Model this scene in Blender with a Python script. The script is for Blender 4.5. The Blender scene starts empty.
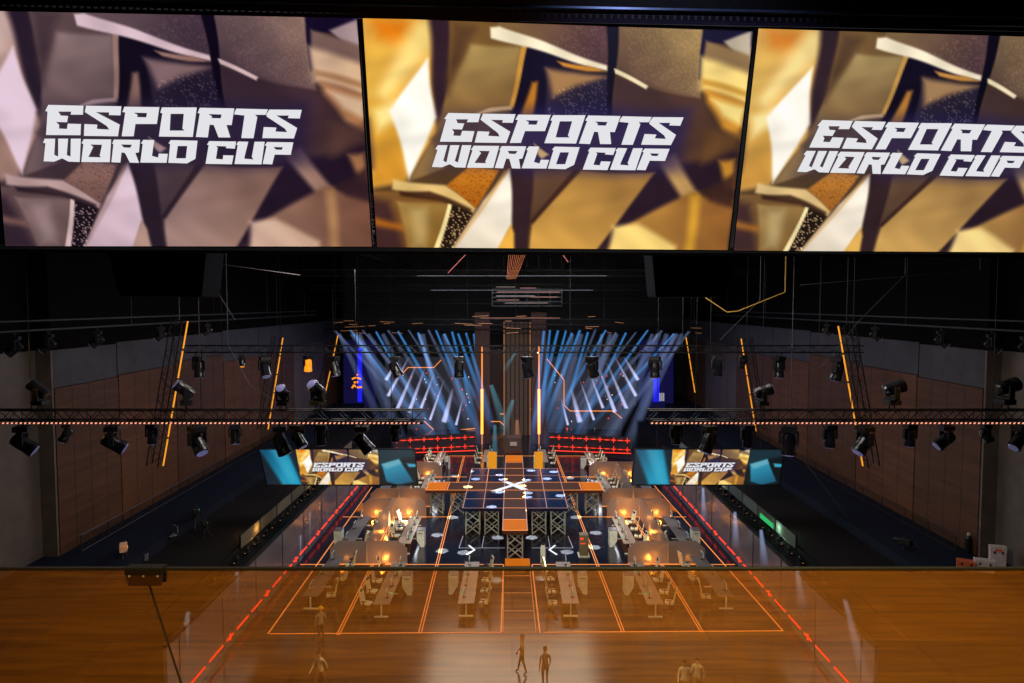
import bpy, bmesh, math, random
import numpy as np
from mathutils import Vector, Matrix
random.seed(4)
sc = bpy.context.scene
COL = sc.collection
PI = math.pi
# ------------------------------------------------------------------ camera
F = 683.0; H = 17.0; TH = math.atan(37.5/F); CX = 0.35
cd = bpy.data.cameras.new('camera'); cam = bpy.data.objects.new('camera', cd); COL.objects.link(cam)
cam.location = (0, 0, H); cam.rotation_euler = (PI/2-TH, 0, 0)
cd.sensor_width = 36; cd.lens = 36*F/1024; cd.clip_start = .05; cd.clip_end = 400
sc.camera = cam
def ray(px, py):
    a = (px-512)/F; b = (341.5-py)/F
    return Vector((a, math.cos(TH)+b*math.sin(TH), -math.sin(TH)+b*math.cos(TH)))
O = Vector((0, 0, H))
def atY(px, py, Y): d = ray(px, py); return O+d*(Y/d.y)
def atZ(px, py, Z=0): d = ray(px, py); return O+d*((Z-H)/d.z)
def atP(px, py, p0, n): d = ray(px, py); return O+d*((p0-O).dot(n)/d.dot(n))
# ------------------------------------------------------------------ materials
def lin(c):
    return tuple((x/255/12.92 if x/255 <= .04045 else ((x/255+.055)/1.055)**2.4) for x in c)
MATS = {}
def mat(name, rgb, rough=.5, metal=0, emit=0, ecol=None, var=.15, scale=6, spec=.5, alpha=1, stretch=(1, 1, 1), raw=False):
    if name in MATS: return MATS[name]
    m = bpy.data.materials.new(name); m.use_nodes = True; nt = m.node_tree; N = nt.nodes; L = nt.links
    b = N['Principled BSDF']; c = lin(rgb) if not raw else rgb
    if emit >= .6: c = tuple(x*.12 for x in c)
    b.inputs['Roughness'].default_value = rough; b.inputs['Metallic'].default_value = metal
    b.inputs['Specular IOR Level'].default_value = spec; b.inputs['Alpha'].default_value = alpha
    tc = N.new('ShaderNodeTexCoord'); mp = N.new('ShaderNodeMapping'); mp.inputs['Scale'].default_value = stretch
    nz = N.new('ShaderNodeTexNoise'); nz.inputs['Scale'].default_value = scale; nz.inputs['Detail'].default_value = 4
    rp = N.new('ShaderNodeValToRGB')
    rp.color_ramp.elements[0].position = .3; rp.color_ramp.elements[1].position = .7
    rp.color_ramp.elements[0].color = (*[x*(1-var) for x in c], 1); rp.color_ramp.elements[1].color = (*[min(1, x*(1+var)) for x in c], 1)
    L.new(tc.outputs['Object'], mp.inputs[0]); L.new(mp.outputs[0], nz.inputs[0]); L.new(nz.outputs[0], rp.inputs[0]); L.new(rp.outputs[0], b.inputs['Base Color'])
    if emit:
        b.inputs['Emission Color'].default_value = (*lin(ecol or rgb), 1); b.inputs['Emission Strength'].default_value = emit
        m.cycles.emission_sampling = 'NONE'
    MATS[name] = m; return m
BLK = mat('black_metal', (16, 15, 17), .5, .3)
STEEL = mat('dark_truss_steel', (34, 32, 34), .45, .7)
SILV = mat('silver_truss_aluminium', (165, 165, 150), .35, .25)
OR = mat('orange_led', (255, 150, 60), .5, emit=1.0, ecol=(255, 150, 70))
ORH = mat('hot_orange_led', (255, 150, 60), .5, emit=3.0, ecol=(255, 150, 50))
ORD = mat('dim_orange_led', (200, 120, 60), .5, emit=.6, ecol=(215, 140, 90))
ORF = mat('amber_strip_led', (255, 150, 30), .5, emit=1.0, ecol=(250, 160, 40))
RED = mat('red_led', (255, 50, 20), .5, emit=1.6, ecol=(255, 55, 25))
PNK = mat('pink_led', (255, 160, 130), .5, emit=1.1, ecol=(255, 170, 140))
BLUE = mat('blue_led', (20, 30, 255), .5, emit=1.0, ecol=(25, 30, 235))
WHT = mat('white_text_led', (120, 120, 120), .5, emit=1.0, ecol=(228, 228, 232), spec=0)
XW = mat('white_logo_led', (255, 255, 255), .5, emit=1.0, ecol=(225, 230, 240))
CREAM = mat('cream_leather', (205, 195, 160), .5)
WBOX = mat('white_lacquer', (215, 215, 195), .4)
DESK = mat('desk_top_taupe', (150, 125, 105), .35)
DESKG = mat('desk_top_grey', (105, 95, 92), .35)
LEGM = mat('pale_painted_steel', (205, 205, 180), .4)
ORP = mat('orange_stage_tile', (120, 50, 5), .8, spec=.1, emit=.55, ecol=(240, 130, 25))
BRN = mat('brown_runway_carpet', (46, 27, 18), .7, spec=.15, emit=.10, ecol=(150, 70, 30))  # weak amber emission gives the carpet a glow of its own
NAVY = mat('navy_stage_gloss', (20, 24, 46), .16, var=.3, scale=.6)
GRYP = mat('grey_led_wall', (74, 68, 74), .2, var=.2, scale=.4, emit=.12, ecol=(112, 100, 108))
LENS = mat('lens_glass', (110, 110, 160), .08, emit=.14, ecol=(165, 165, 220))  # weak bluish emission stands in for a highlight on the glass
AMB = mat('amber_lit_gel', (255, 150, 20), .4, emit=1.2, ecol=(255, 150, 20))
SCRB = mat('monitor_glass', (25, 28, 34), .2, emit=.3, ecol=(90, 110, 130))
CYAN = mat('cyan_indicator', (20, 200, 180), .4, emit=1.0, ecol=(20, 200, 170))
# ------------------------------------------------------------------ mesh builder
class MB:
    def __init__(s): s.v = []; s.f = []; s.mi = []; s.cur = 0
    def add(s, vs, fs):
        o = len(s.v); s.v += [tuple(v) for v in vs]; s.f += [tuple(i+o for i in f) for f in fs]; s.mi += [s.cur]*len(fs); return s
    def box(s, c, d, M=None):
        x, y, z = (k/2 for k in d)
        vs = [Vector((a*x, b*y, e*z)) for a in (-1, 1) for b in (-1, 1) for e in (-1, 1)]
        if M is not None: vs = [M @ v for v in vs]
        vs = [v+Vector(c) for v in vs]
        return s.add(vs, [(0, 1, 3, 2), (4, 6, 7, 5), (0, 4, 5, 1), (2, 3, 7, 6), (0, 2, 6, 4), (1, 5, 7, 3)])
    def bb(s, a, b): return s.box([(a[i]+b[i])/2 for i in range(3)], [abs(b[i]-a[i]) for i in range(3)])
    def tube(s, a, b, r, n=6, r2=None):
        a = Vector(a); b = Vector(b); d = (b-a)
        if d.length < 1e-6: return s
        q = d.to_track_quat('Z', 'Y').to_matrix(); r2 = r if r2 is None else r2
        vs = []
        for p, rr in ((a, r), (b, r2)):
            for i in range(n): t = 2*PI*(i+.5)/n; vs.append(p+q @ Vector((math.cos(t)*rr, math.sin(t)*rr, 0)))
        fs = [(i, (i+1) % n, n+(i+1) % n, n+i) for i in range(n)]+[tuple(range(n-1, -1, -1)), tuple(range(n, 2*n))]
        return s.add(vs, fs)
    def path(s, pts, r, n=6):
        for a, b in zip(pts[:-1], pts[1:]): s.tube(a, b, r, n)
        return s
    def prism(s, pts, off):
        n = len(pts); off = Vector(off); p = [Vector(q) for q in pts]
        return s.add(p+[q+off for q in p], [tuple(range(n-1, -1, -1)), tuple(range(n, 2*n))]+[(i, (i+1) % n, n+(i+1) % n, n+i) for i in range(n)])
    def lathe(s, prof, n=16, M=None, c=(0, 0, 0)):
        vs = []
        for r, z in prof:
            for i in range(n):
                v = Vector((r*math.cos(2*PI*i/n), r*math.sin(2*PI*i/n), z))
                if M is not None: v = M @ v
                vs.append(v+Vector(c))
        k = len(prof); fs = []
        for j in range(k-1):
            for i in range(n): fs.append((j*n+i, j*n+(i+1) % n, (j+1)*n+(i+1) % n, (j+1)*n+i))
        fs += [tuple(range(n-1, -1, -1)), tuple(range((k-1)*n, k*n))]
        return s.add(vs, fs)
    def build(s, name, ms, parent=None, bevel=0, smooth=False):
        me = bpy.data.meshes.new(name); me.from_pydata(s.v, [], s.f)
        ms = ms if isinstance(ms, (list, tuple)) else [ms]
        for m in ms: me.materials.append(m)
        me.polygons.foreach_set('material_index', s.mi)
        if smooth: me.polygons.foreach_set('use_smooth', [True]*len(s.f))
        bm = bmesh.new(); bm.from_mesh(me); bmesh.ops.recalc_face_normals(bm, faces=bm.faces); bm.to_mesh(me); bm.free()
        o = bpy.data.objects.new(name, me); COL.objects.link(o)
        if parent: o.parent = parent
        if bevel:
            b = o.modifiers.new('bevel', 'BEVEL'); b.width = bevel; b.segments = 2; b.limit_method = 'ANGLE'
        return o
def tag(o, label=None, cat=None, group=None, kind=None):
    if label: o['label'] = label
    if cat: o['category'] = cat
    if group: o['group'] = group
    if kind: o['kind'] = kind
    return o
def empty(name, loc=(0, 0, 0), rz=0):
    o = bpy.data.objects.new(name, None); o.empty_display_size = .2; COL.objects.link(o); o.location = loc; o.rotation_euler = (0, 0, rz); return o
def struct(o): o['kind'] = 'structure'; return o
def dup(root, loc=None, rot=None, label=None, group=None, skip=()):
    def cp(o, p):
        c = o.copy(); COL.objects.link(c)
        if p: c.parent = p
        for ch in [k for k in KIDS(o) if k.name.split('.')[0] not in skip]: cp(ch, c)
        return c
    c = cp(root, None)
    if loc is not None: c.location = loc
    if rot is not None: c.rotation_euler = rot
    tag(c, label, None, group); return c
def KIDS(o): return list(o.children)
ORD_ = ['first', 'second', 'third', 'fourth', 'fifth', 'sixth', 'seventh', 'eighth', 'ninth', 'tenth', 'eleventh', 'twelfth', 'thirteenth', 'fourteenth', 'fifteenth', 'sixteenth', 'seventeenth', 'eighteenth', 'nineteenth', 'twentieth', 'twenty first', 'twenty second', 'twenty third', 'twenty fourth']
# ------------------------------------------------------------------ the hall
FLOORM = mat('arena_floor_gloss', (17, 18, 30), .17, var=.35, scale=.35)
m = MB().bb((-26.5, 1.6, -.3), (27, 102, 0)); struct(m.build('floor', FLOORM))
CEIL = mat('black_ceiling', (9, 8, 11), .8, spec=.1)
struct(MB().bb((-26.5, -5, 25), (27, 102, 25.3)).build('ceiling', CEIL))
WB = [mat('wall_wood_brown', (76, 48, 34), .5, spec=.2, var=.25, scale=1.5, stretch=(1, .25, 3)), mat('wall_grey_brown', (84, 72, 66), .5, var=.2, scale=1.2),
      mat('wall_blue_grey', (62, 60, 66), .5, spec=.2, var=.2, scale=1), mat('wall_black', (9, 6, 8), .8, spec=.05), mat('wall_joint', (8, 7, 7), .7), mat('wall_warm_wood', (88, 54, 36), .5, spec=.2, var=.25, scale=1.5, stretch=(1, .25, 3))]
for s, side in ((-1, 'left'), (1, 'right')):
    X = CX+s*24.2; m = MB()
    m.cur = 3; m.bb((X, 35.2, -.3), (X+s*.4, 102, 25)); m.bb((X+s*.8, -5, -.3), (X+s*1.2, 35.3, 25)); m.bb((X+s*.4, 35.2, -.3), (X+s*1.1, 35.4, 25)); m.cur = 1; m.bb((X-s*.1, 35.05, 3.8), (X+s*.78, 35.19, 14.6)); m.cur = 3; m.bb((X-s*.1, 35.05, 14.6), (X+s*.78, 35.19, 25))
    ys = [22, 35.2, 41, 48, 56, 64, 74, 86, 98]; zt = [14.6, 14.6, 14.7, 14.7, 14.8, 14.8, 14.8, 14.8]
    zs = [14.6, 12.6, 12.7, 12.9, 12.2, 12.0, 12.4, 12.0]
    for i in range(8):
        X = CX+s*(25.0 if i == 0 else 24.2)
        m.cur = [1, 0, 5, 0, 5, 0, 1, 0][i]
        m.bb((X-s*.12, ys[i]+.06, 3.8), (X, ys[i+1]-.06, zs[i]))
        m.cur = 2
        if zs[i] < zt[i]: m.bb((X-s*.06, ys[i]+.06, zs[i]+.03), (X, ys[i+1]-.06, zt[i]))
        m.cur = 4
        for k in range(1, 4): m.bb((X-s*.125, ys[i]+(ys[i+1]-ys[i])*k/4-.02, 3.8), (X-s*.1, ys[i]+(ys[i+1]-ys[i])*k/4+.02, zs[i]))
    struct(m.build('wall_'+side, WB))
m = MB(); m.bb((-26, 97.5, -.3), (26.5, 98, 25)); struct(m.build('wall_back', mat('wall_back_dark', (22, 20, 26), .6)))
struct(MB().bb((-26, -5.3, -.3), (26.5, -5, 25)).build('wall_front', WB[3]))
# raised side stands
DK1 = mat('stand_deck_dark', (19, 15, 15), .8, spec=.1); DK2 = mat('stand_deck_navy', (17, 21, 34), .8, spec=.1); DK3 = mat('stand_ledge_black', (9, 8, 9), .7, spec=.1)
for s, side in ((-1, 'left'), (1, 'right')):
    m = MB()
    m.cur = 2; m.bb((CX+s*14.55, 20, 0), (CX+s*16.0, 97.5, 3.1))
    m.cur = 0; m.bb((CX+s*16.0, 20, 0), (CX+s*20, 97.5, 3.25))
    m.cur = 1; m.bb((CX+s*20, 20, 0), (CX+s*24.08, 97.5, 3.8)); m.bb((CX+s*24.08, 20, 0), (CX+s*24.9, 35.1, 3.8))
    struct(m.build('stand_deck_'+side, [DK1, DK2, DK3]))
    # grey glossy LED wall along the ledge
    w = empty('led_wall', (CX+s*14.45, 0, 0)); tag(w, f'long glossy grey LED wall along the {side} edge of the arena floor', 'LED wall')
    m = MB(); m.bb((-.08, 27, 0), (.08, 66, 3.08)); m.build('wall_screen', GRYP, w)
    m = MB(); m.bb((-.12, 27, 3.08), (.12, 66, 3.16)); m.build('top_rail', BLK, w)
    m = MB()
    for k in range(9): m.bb((-s*.1-.01, 28+k*4.3, 0), (-s*.1+.01, 28.05+k*4.3, 3.08))
    m.build('seam_strips', BLK, w)
    m = MB()
    y = 27.5; k = 0
    while y < 65:
        l = 1.5 if k % 3 else .8
        m.bb((-s*.14, y, .45), (-s*.1, y+l, .53))
        if k % 3 == 0: m.bb((-s*.14, y+l/2-.06, .33), (-s*.1, y+l/2+.06, .65))
        y += l+.45; k += 1
    m.build('red_dashes', RED, w)
# ------------------------------------------------------------------ balcony
WOODM = bpy.data.materials.new('balcony_oak_planks'); WOODM.use_nodes = True
nt = WOODM.node_tree; N = nt.nodes; L = nt.links; b = N['Principled BSDF']; b.inputs['Roughness'].default_value = .55
tc = N.new('ShaderNodeTexCoord'); mp = N.new('ShaderNodeMapping'); mp.inputs['Scale'].default_value = (.8, 9, 1)
nz = N.new('ShaderNodeTexNoise'); nz.inputs['Scale'].default_value = 2.2; nz.inputs['Detail'].default_value = 8; nz.inputs['Distortion'].default_value = .8
br = N.new('ShaderNodeTexBrick'); br.inputs['Scale'].default_value = 1; br.inputs['Brick Width'].default_value = 1.9; br.inputs['Row Height'].default_value = .3; br.inputs['Mortar Size'].default_value = .003
br.inputs['Color1'].default_value = (.8, .8, .8, 1); br.inputs['Color2'].default_value = (1, 1, 1, 1); br.inputs['Mortar'].default_value = (.5, .5, .5, 1)
rp = N.new('ShaderNodeValToRGB'); rp.color_ramp.elements[0].position = .32; rp.color_ramp.elements[1].position = .68
rp.color_ramp.elements[0].color = (*lin((150, 78, 12)), 1); rp.color_ramp.elements[1].color = (*lin((200, 116, 26)), 1)
mx = N.new('ShaderNodeMixRGB'); mx.blend_type = 'MULTIPLY'; mx.inputs[0].default_value = 1
L.new(tc.outputs['Object'], mp.inputs[0]); L.new(mp.outputs[0], nz.inputs[0]); L.new(nz.outputs[0], rp.inputs[0]); L.new(tc.outputs['Object'], br.inputs[0])
L.new(rp.outputs[0], mx.inputs[1]); L.new(br.outputs[0], mx.inputs[2]); L.new(mx.outputs[0], b.inputs['Base Color'])
GY = 1.43; GZ = atY(512, 568, GY).z
struct(MB().bb((-5, -4.9, 15.1), (5, GY+.06, 15.4)).build('floor_balcony', WOODM))
def glassmat(name, fac, tint):
    m = bpy.data.materials.new(name); m.use_nodes = True; nt = m.node_tree; N = nt.nodes; L = nt.links; N.remove(N['Principled BSDF'])
    t = N.new('ShaderNodeBsdfTransparent'); t.inputs[0].default_value = (*tint, 1); g = N.new('ShaderNodeBsdfGlossy'); g.inputs['Roughness'].default_value = .02
    nz = N.new('ShaderNodeTexNoise'); nz.inputs['Scale'].default_value = 1.2; mr = N.new('ShaderNodeMapRange'); mr.inputs[3].default_value = fac*.94; mr.inputs[4].default_value = fac*1.06
    x = N.new('ShaderNodeMixShader'); L.new(nz.outputs[0], mr.inputs[0]); L.new(mr.outputs[0], x.inputs[0]); L.new(t.outputs[0], x.inputs[1]); L.new(g.outputs[0], x.inputs[2]); L.new(x.outputs[0], N['Material Output'].inputs[0]); return m
GL = glassmat('balustrade_glass', .36, (.86, .66, .40))
sx0, sx1 = atY(150, 587, GY), atY(181, 683, GY)
dirv = (sx1-sx0).normalized(); seam = lambda z: sx0.x+dirv.x/dirv.z*(z-sx0.z)
zb = 15.45
def quadpane(name, pts, label):
    w = empty(name, (0, GY, 0)); tag(w, label, 'balustrade'); m = MB(); m.add([(p[0], 0, p[1]) for p in pts], [(0, 1, 2, 3)]); m.build('pane', GL, w); return w
zt = GZ-.006
quadpane('glass_balustrade', [(-3, zb), (seam(zb)-.002, zb), (seam(zt)-.002, zt), (-3, zt)], 'narrow clear glass balustrade panel left of the slanted joint, reflecting warm wood')
gp = quadpane('glass_balustrade', [(seam(zb)+.002, zb), (3, zb), (3, zt), (seam(zt)+.002, zt)], 'wide clear glass balustrade panel across the foreground reflecting amber wooden floor')
m = MB(); m.tube((seam(zb), 0, zb), (seam(GZ-.03), 0, GZ-.03), .0022, 4); m.build('joint_gasket', mat('gasket', (40, 22, 10), .6), gp)
m = MB(); m.bb((-3, GY-.005, GZ-.005), (3, GY+.005, GZ+.002)); rail = m.build('balustrade_cap_rail', mat('cap_rail_brown_black', (22, 18, 19), .4), bevel=.002)
tag(rail, 'thin dark cap rail along the top of the glass balustrade', 'rail')
c0 = atY(147, 573, GY)
cl = empty('glass_clamp', (c0.x, GY, GZ)); tag(cl, 'dark bracket clamping the glass joint under the balustrade rail', 'clamp')
MB().prism([(-.039, -.006, -.008), (.038, -.006, -.008), (.036, -.006, -.034), (-.034, -.006, -.034)], (0, -.008, 0)).build('clamp_plate', mat('clamp_brown', (52, 22, 9), .45), cl, bevel=.002)
MB().bb((-.04, -.016, -.01), (.04, .01, .006)).build('clamp_cap', BLK, cl, bevel=.002)
m = MB(); 
for k in (-.03, 0, .03): m.tube((k, -.0155, -.012), (k, -.014, -.012), .0022, 8)
m.build('screws', SILV, cl)
m = MB(); m.bb((-3, GY-.04, 15.4), (3, GY+.04, 15.47)); tag(m.build('glass_base_channel', STEEL), 'metal channel holding the foot of the glass balustrade on the balcony floor', 'channel')
# ------------------------------------------------------------------ screen art
ART = [
 ([(-20, 20), (1040, 20), (1040, 660), (-20, 660)], (112, 82, 45), (70, 48, 40), (300, 0), (800, 650), 1, 1),
 ([(-20, 20), (215, 30), (208, 150), (215, 330), (140, 450), (-20, 490)], (228, 172, 78), None, 0, 0, 8, 1),
 ([(60, 45), (170, 45), (130, 100), (65, 100)], (222, 125, 20), None, 0, 0, 22, .9),
 ([(165, 45), (208, 45), (205, 120), (90, 260), (60, 230)], (250, 222, 140), None, 0, 0, 22, .9),
 ([(25, 110), (60, 90), (100, 120), (60, 240), (25, 240)], (240, 190, 80), None, 0, 0, 20, .8),
 ([(195, 40), (250, 40), (250, 240), (212, 300), (205, 160)], (58, 38, 50), None, 0, 0, 9, 1),
 ([(40, 250), (110, 260), (140, 445), (60, 460)], (236, 182, 72), (215, 150, 50), (60, 260), (90, 460), 12, 1),
 ([(60, 275), (112, 255), (120, 300), (70, 330)], (255, 235, 160), None, 0, 0, 14, .9),
 ([(20, 300), (48, 300), (55, 420), (22, 420)], (66, 45, 60), None, 0, 0, 12, .9),
 ([(100, 280), (194, 148), (213, 290), (150, 446)], (255, 250, 238), None, 0, 0, 5, 1),
 # left lower
 ([(20, 480), (240, 468), (312, 520), (300, 640), (20, 640)], (150, 105, 55), (120, 80, 40), (60, 480), (200, 620), 4, 1),
 ([(30, 490), (100, 500), (135, 630), (30, 630)], (76, 46, 48), None, 0, 0, 12, .95),
 ([(60, 540), (130, 560), (130, 575), (60, 560)], (200, 120, 30), None, 0, 0, 8, .8),
 ([(120, 500), (242, 512), (214, 630), (142, 630)], (186, 150, 85), (150, 110, 50), (120, 500), (220, 600), 5, 1),
 ([(150, 520), (190, 520), (190, 620), (155, 620)], (205, 178, 120), None, 0, 0, 12, .7),
 # upper middle facets
 ([(245, 45), (370, 55), (350, 90), (440, 112), (402, 272), (240, 420), (150, 450), (213, 330), (250, 200)], (128, 94, 52), (150, 118, 74), (300, 60), (260, 400), 4, 1),
 ([(300, 108), (432, 118), (396, 268), (300, 285), (235, 262)], (176, 148, 92), (140, 106, 64), (320, 110), (330, 270), 6, 1),
 ([(255, 60), (310, 70), (290, 130), (245, 230)], (92, 64, 44), None, 0, 0, 14, .9),
 ([(200, 345), (250, 300), (400, 275), (400, 300), (240, 420)], (105, 80, 62), None, 0, 0, 8, .8),
 ([(370, 45), (645, 55), (641, 170), (365, 62)], (140, 108, 72), (96, 66, 72), (420, 60), (600, 150), 3, 1),
 ([(444, 116), (500, 112), (650, 176), (657, 300), (398, 300), (404, 270)], (24, 17, 42), None, 0, 0, 3, 1),
 ([(425, 290), (452, 208), (466, 205), (458, 292)], (196, 128, 44), None, 0, 0, 5, 1),
 ([(488, 172), (560, 180), (643, 196), (648, 290), (488, 290)], (58, 46, 62), (40, 34, 66), (520, 200), (560, 290), 4, 1),
 ([(488, 172), (560, 178), (643, 192), (560, 214), (505, 240)], (196, 148, 92), None, 0, 0, 9, .85),
 ([(432, 115), (445, 118), (406, 272), (396, 268)], (212, 156, 72), None, 0, 0, 2, 1),
 ([(345, 272), (400, 268), (404, 276), (300, 288)], (225, 190, 140), None, 0, 0, 2, .9),
 ([(349, 66), (372, 63), (640, 164), (642, 178), (600, 166), (352, 92)], (255, 240, 208), None, 0, 0, 3, 1),
 ([(515, 152), (600, 164), (640, 180), (590, 176), (530, 164)], (216, 148, 60), None, 0, 0, 3, 1),
 # right facets
 ([(672, 55), (885, 60), (874, 250), (740, 216), (662, 178)], (158, 130, 86), (104, 78, 66), (820, 80), (700, 210), 3, 1),
 ([(664, 196), (740, 216), (872, 250), (935, 350), (900, 420), (700, 440), (655, 300)], (78, 54, 56), (98, 66, 48), (700, 220), (880, 380), 8, 1),
 ([(643, 50), (673, 50), (662, 180), (656, 300), (648, 300), (641, 180)], (18, 13, 36), None, 0, 0, 2, 1),
 ([(658, 174), (662, 174), (748, 214), (742, 222), (662, 186)], (255, 238, 196), None, 0, 0, 2, 1),
 ([(880, 60), (1010, 60), (1010, 120), (900, 105), (882, 200), (873, 200)], (24, 17, 52), None, 0, 0, 3, 1),
 ([(935, 104), (1005, 80), (1003, 165), (960, 130)], (190, 176, 156), None, 0, 0, 4, 1),
 ([(890, 100), (1003, 142), (996, 220), (880, 200)], (150, 122, 84), None, 0, 0, 5, 1),
 ([(880, 140), (1000, 188), (992, 262), (876, 225)], (252, 222, 138), None, 0, 0, 10, 1),
 ([(880, 196), (990, 228), (990, 244), (880, 214)], (200, 150, 60), None, 0, 0, 6, .9),
 ([(886, 225), (988, 256), (975, 345), (930, 320), (890, 260)], (214, 150, 56), None, 0, 0, 9, 1),
 ([(900, 250), (985, 268), (976, 310), (930, 292)], (255, 232, 150), None, 0, 0, 9, .95),
 ([(700, 430), (900, 400), (972, 345), (965, 460), (860, 480), (690, 600), (600, 630)], (48, 30, 44), None, 0, 0, 10, 1),
 ([(890, 330), (975, 330), (972, 370), (880, 410)], (112, 78, 44), None, 0, 0, 12, .8),
 ([(770, 398), (812, 388), (866, 480), (832, 505)], (208, 166, 104), None, 0, 0, 8, .95),
 ([(925, 400), (962, 395), (955, 470), (935, 470)], (226, 160, 56), None, 0, 0, 8, .9),
 # lower middle
 ([(398, 418), (460, 420), (452, 550), (442, 640), (408, 640)], (60, 38, 44), None, 0, 0, 4, 1),
 ([(456, 425), (560, 428), (470, 545), (454, 550)], (106, 76, 56), None, 0, 0, 5, 1),
 ([(446, 640), (458, 560), (575, 428), (765, 432), (600, 640)], (166, 124, 66), (216, 166, 82), (620, 430), (500, 620), 4, 1),
 ([(452, 556), (555, 428), (572, 428), (460, 562)], (70, 40, 34), None, 0, 0, 4, .9),
 ([(640, 640), (670, 575), (852, 478), (960, 500), (945, 640)], (190, 142, 70), (150, 100, 50), (700, 560), (930, 560), 6, 1),
 ([(655, 566), (715, 562), (815, 612), (815, 640), (640, 640)], (250, 216, 132), None, 0, 0, 8, .95),
 ([(846, 486), (872, 480), (862, 640), (838, 640)], (224, 168, 58), None, 0, 0, 9, .9),
 ([(872, 478), (960, 430), (955, 520), (895, 500)], (70, 42, 36), None, 0, 0, 8, .9),
 # band + triangle + big white blade
 ([(110, 446), (240, 465), (312, 518), (305, 530), (200, 492), (108, 470)], (236, 200, 130), None, 0, 0, 4, 1),
 ([(125, 474), (200, 478), (300, 522), (296, 533), (225, 505), (130, 486)], (70, 40, 24), None, 0, 0, 4, .9),
 ([(242, 466), (300, 420), (372, 424), (312, 520)], (216, 138, 42), (190, 112, 30), (300, 430), (300, 510), 3, 1),
 ([(250, 512), (303, 532), (256, 630), (222, 630)], (44, 30, 22), None, 0, 0, 3, 1),
 ([(243, 512), (252, 514), (222, 630), (208, 630)], (255, 234, 170), None, 0, 0, 1.5, 1),
 ([(398, 420), (406, 560), (368, 640), (244, 640), (330, 500)], (250, 240, 222), (236, 222, 200), (380, 450), (320, 620), 4, 1),
 ([(405, 560), (413, 585), (412, 640), (362, 640)], (236, 180, 76), None, 0, 0, 4, 1),
 ([(384, 425), (398, 420), (250, 640), (243, 640)], (222, 160, 80), None, 0, 0, 3, .6),
 ([(470, 270), (850, 275), (830, 430), (430, 425), (390, 300)], (44, 36, 92), None, 0, 0, 24, .6),
 ([(225, 278), (835, 282), (800, 425), (205, 425)], (50, 42, 92), None, 0, 0, 22, .42),
 ([(462, 355), (495, 385), (478, 395), (470, 385)], (200, 170, 120), None, 0, 0, 3, .9),
]
def seg_dist(P, poly):
    x, y = P[:, 0], P[:, 1]; n = len(poly); d = np.full(len(x), 1e9); ins = np.zeros(len(x), bool)
    for i in range(n):
        x0, y0 = poly[i]; x1, y1 = poly[(i+1) % n]; ex, ey = x1-x0, y1-y0
        t = np.clip(((x-x0)*ex+(y-y0)*ey)/(ex*ex+ey*ey+1e-9), 0, 1)
        d = np.minimum(d, np.hypot(x-x0-t*ex, y-y0-t*ey))
        c = ((y0 > y) != (y1 > y)); ins ^= c & (x < (x1-x0)*(y-y0)/(y1-y0+1e-12)+x0)
    return np.where(ins, d, -d)
def paint(P, art, seed=1):
    C = np.zeros((len(P), 3)); rs = np.random.RandomState(seed)
    if P[:, 0].max() > 10: P = P+np.c_[3*np.sin(P[:, 1]/37+P[:, 0]/90), 3*np.sin(P[:, 0]/41+1+P[:, 1]/70)]
    for poly, c0, c1, g0, g1, soft, op in art:
        if soft > 1: soft = soft*1.35
        d = seg_dist(P, poly); a = np.clip(d/(2*soft)+.5, 0, 1); a = a*a*(3-2*a)*op
        col = np.array(c0, float)[None, :].repeat(len(P), 0)
        if c1 is not None:
            gx, gy = g1[0]-g0[0], g1[1]-g0[1]; t = np.clip(((P[:, 0]-g0[0])*gx+(P[:, 1]-g0[1])*gy)/(gx*gx+gy*gy), 0, 1)[:, None]
            col = col*(1-t)+np.array(c1, float)*t
        C = C*(1-a[:, None])+col*a[:, None]
    # speckled, scratched metal
    for poly, amt, th in (([(250, 512), (303, 532), (256, 630), (222, 630)], 150, .86), ([(510, 220), (645, 190), (648, 290), (488, 290)], 50, .9), ([(560, 60), (640, 60), (640, 160), (500, 110)], 22, .85), ([(680, 70), (880, 60), (870, 245), (700, 190)], 14, .7), ([(242, 466), (300, 420), (372, 424), (312, 520)], -35, .85)):
        d = seg_dist(P, poly) > 2; r = rs.rand(len(P)); C[d & (r > th)] += amt*np.array([1, .85, .6])
    if P[:, 0].max() > 10:
        X, Y = P[:, 0], P[:, 1]
        n = np.sin(X/47+2*np.sin(Y/61))*np.sin(Y/39+1.7*np.sin(X/73))+.6*np.sin(X/19+Y/33+2*np.sin(Y/27))*np.sin(Y/23-X/51)
        C = C*(1+.06*n)[:, None]; C = 255*(np.clip(C, 0, 255)/255)**1.12
    return np.clip(C, 0, 255)
def homog(src, dst):
    A = []; B = []
    for (x, y), (u, v) in zip(src, dst):
        A += [[x, y, 1, 0, 0, 0, -u*x, -u*y], [0, 0, 0, x, y, 1, -v*x, -v*y]]; B += [u, v]
    h = np.linalg.solve(np.array(A, float), np.array(B, float)); return np.append(h, 1).reshape(3, 3)
def happ(Hm, P):
    Q = np.c_[P, np.ones(len(P))] @ Hm.T; return Q[:, :2]/Q[:, 2:]
VCM = bpy.data.materials.new('screen_picture'); VCM.use_nodes = True
nt = VCM.node_tree; b = nt.nodes['Principled BSDF']; at = nt.nodes.new('ShaderNodeVertexColor'); at.layer_name = 'pic'
b.inputs['Base Color'].default_value = (.01, .01, .01, 1); b.inputs['Roughness'].default_value = .5; nt.links.new(at.outputs[0], b.inputs['Emission Color']); b.inputs['Emission Strength'].default_value = 1
VCM.cycles.emission_sampling = 'NONE'
UNIT = [(0, 0), (1, 0), (1, 1), (0, 1)]
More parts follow.
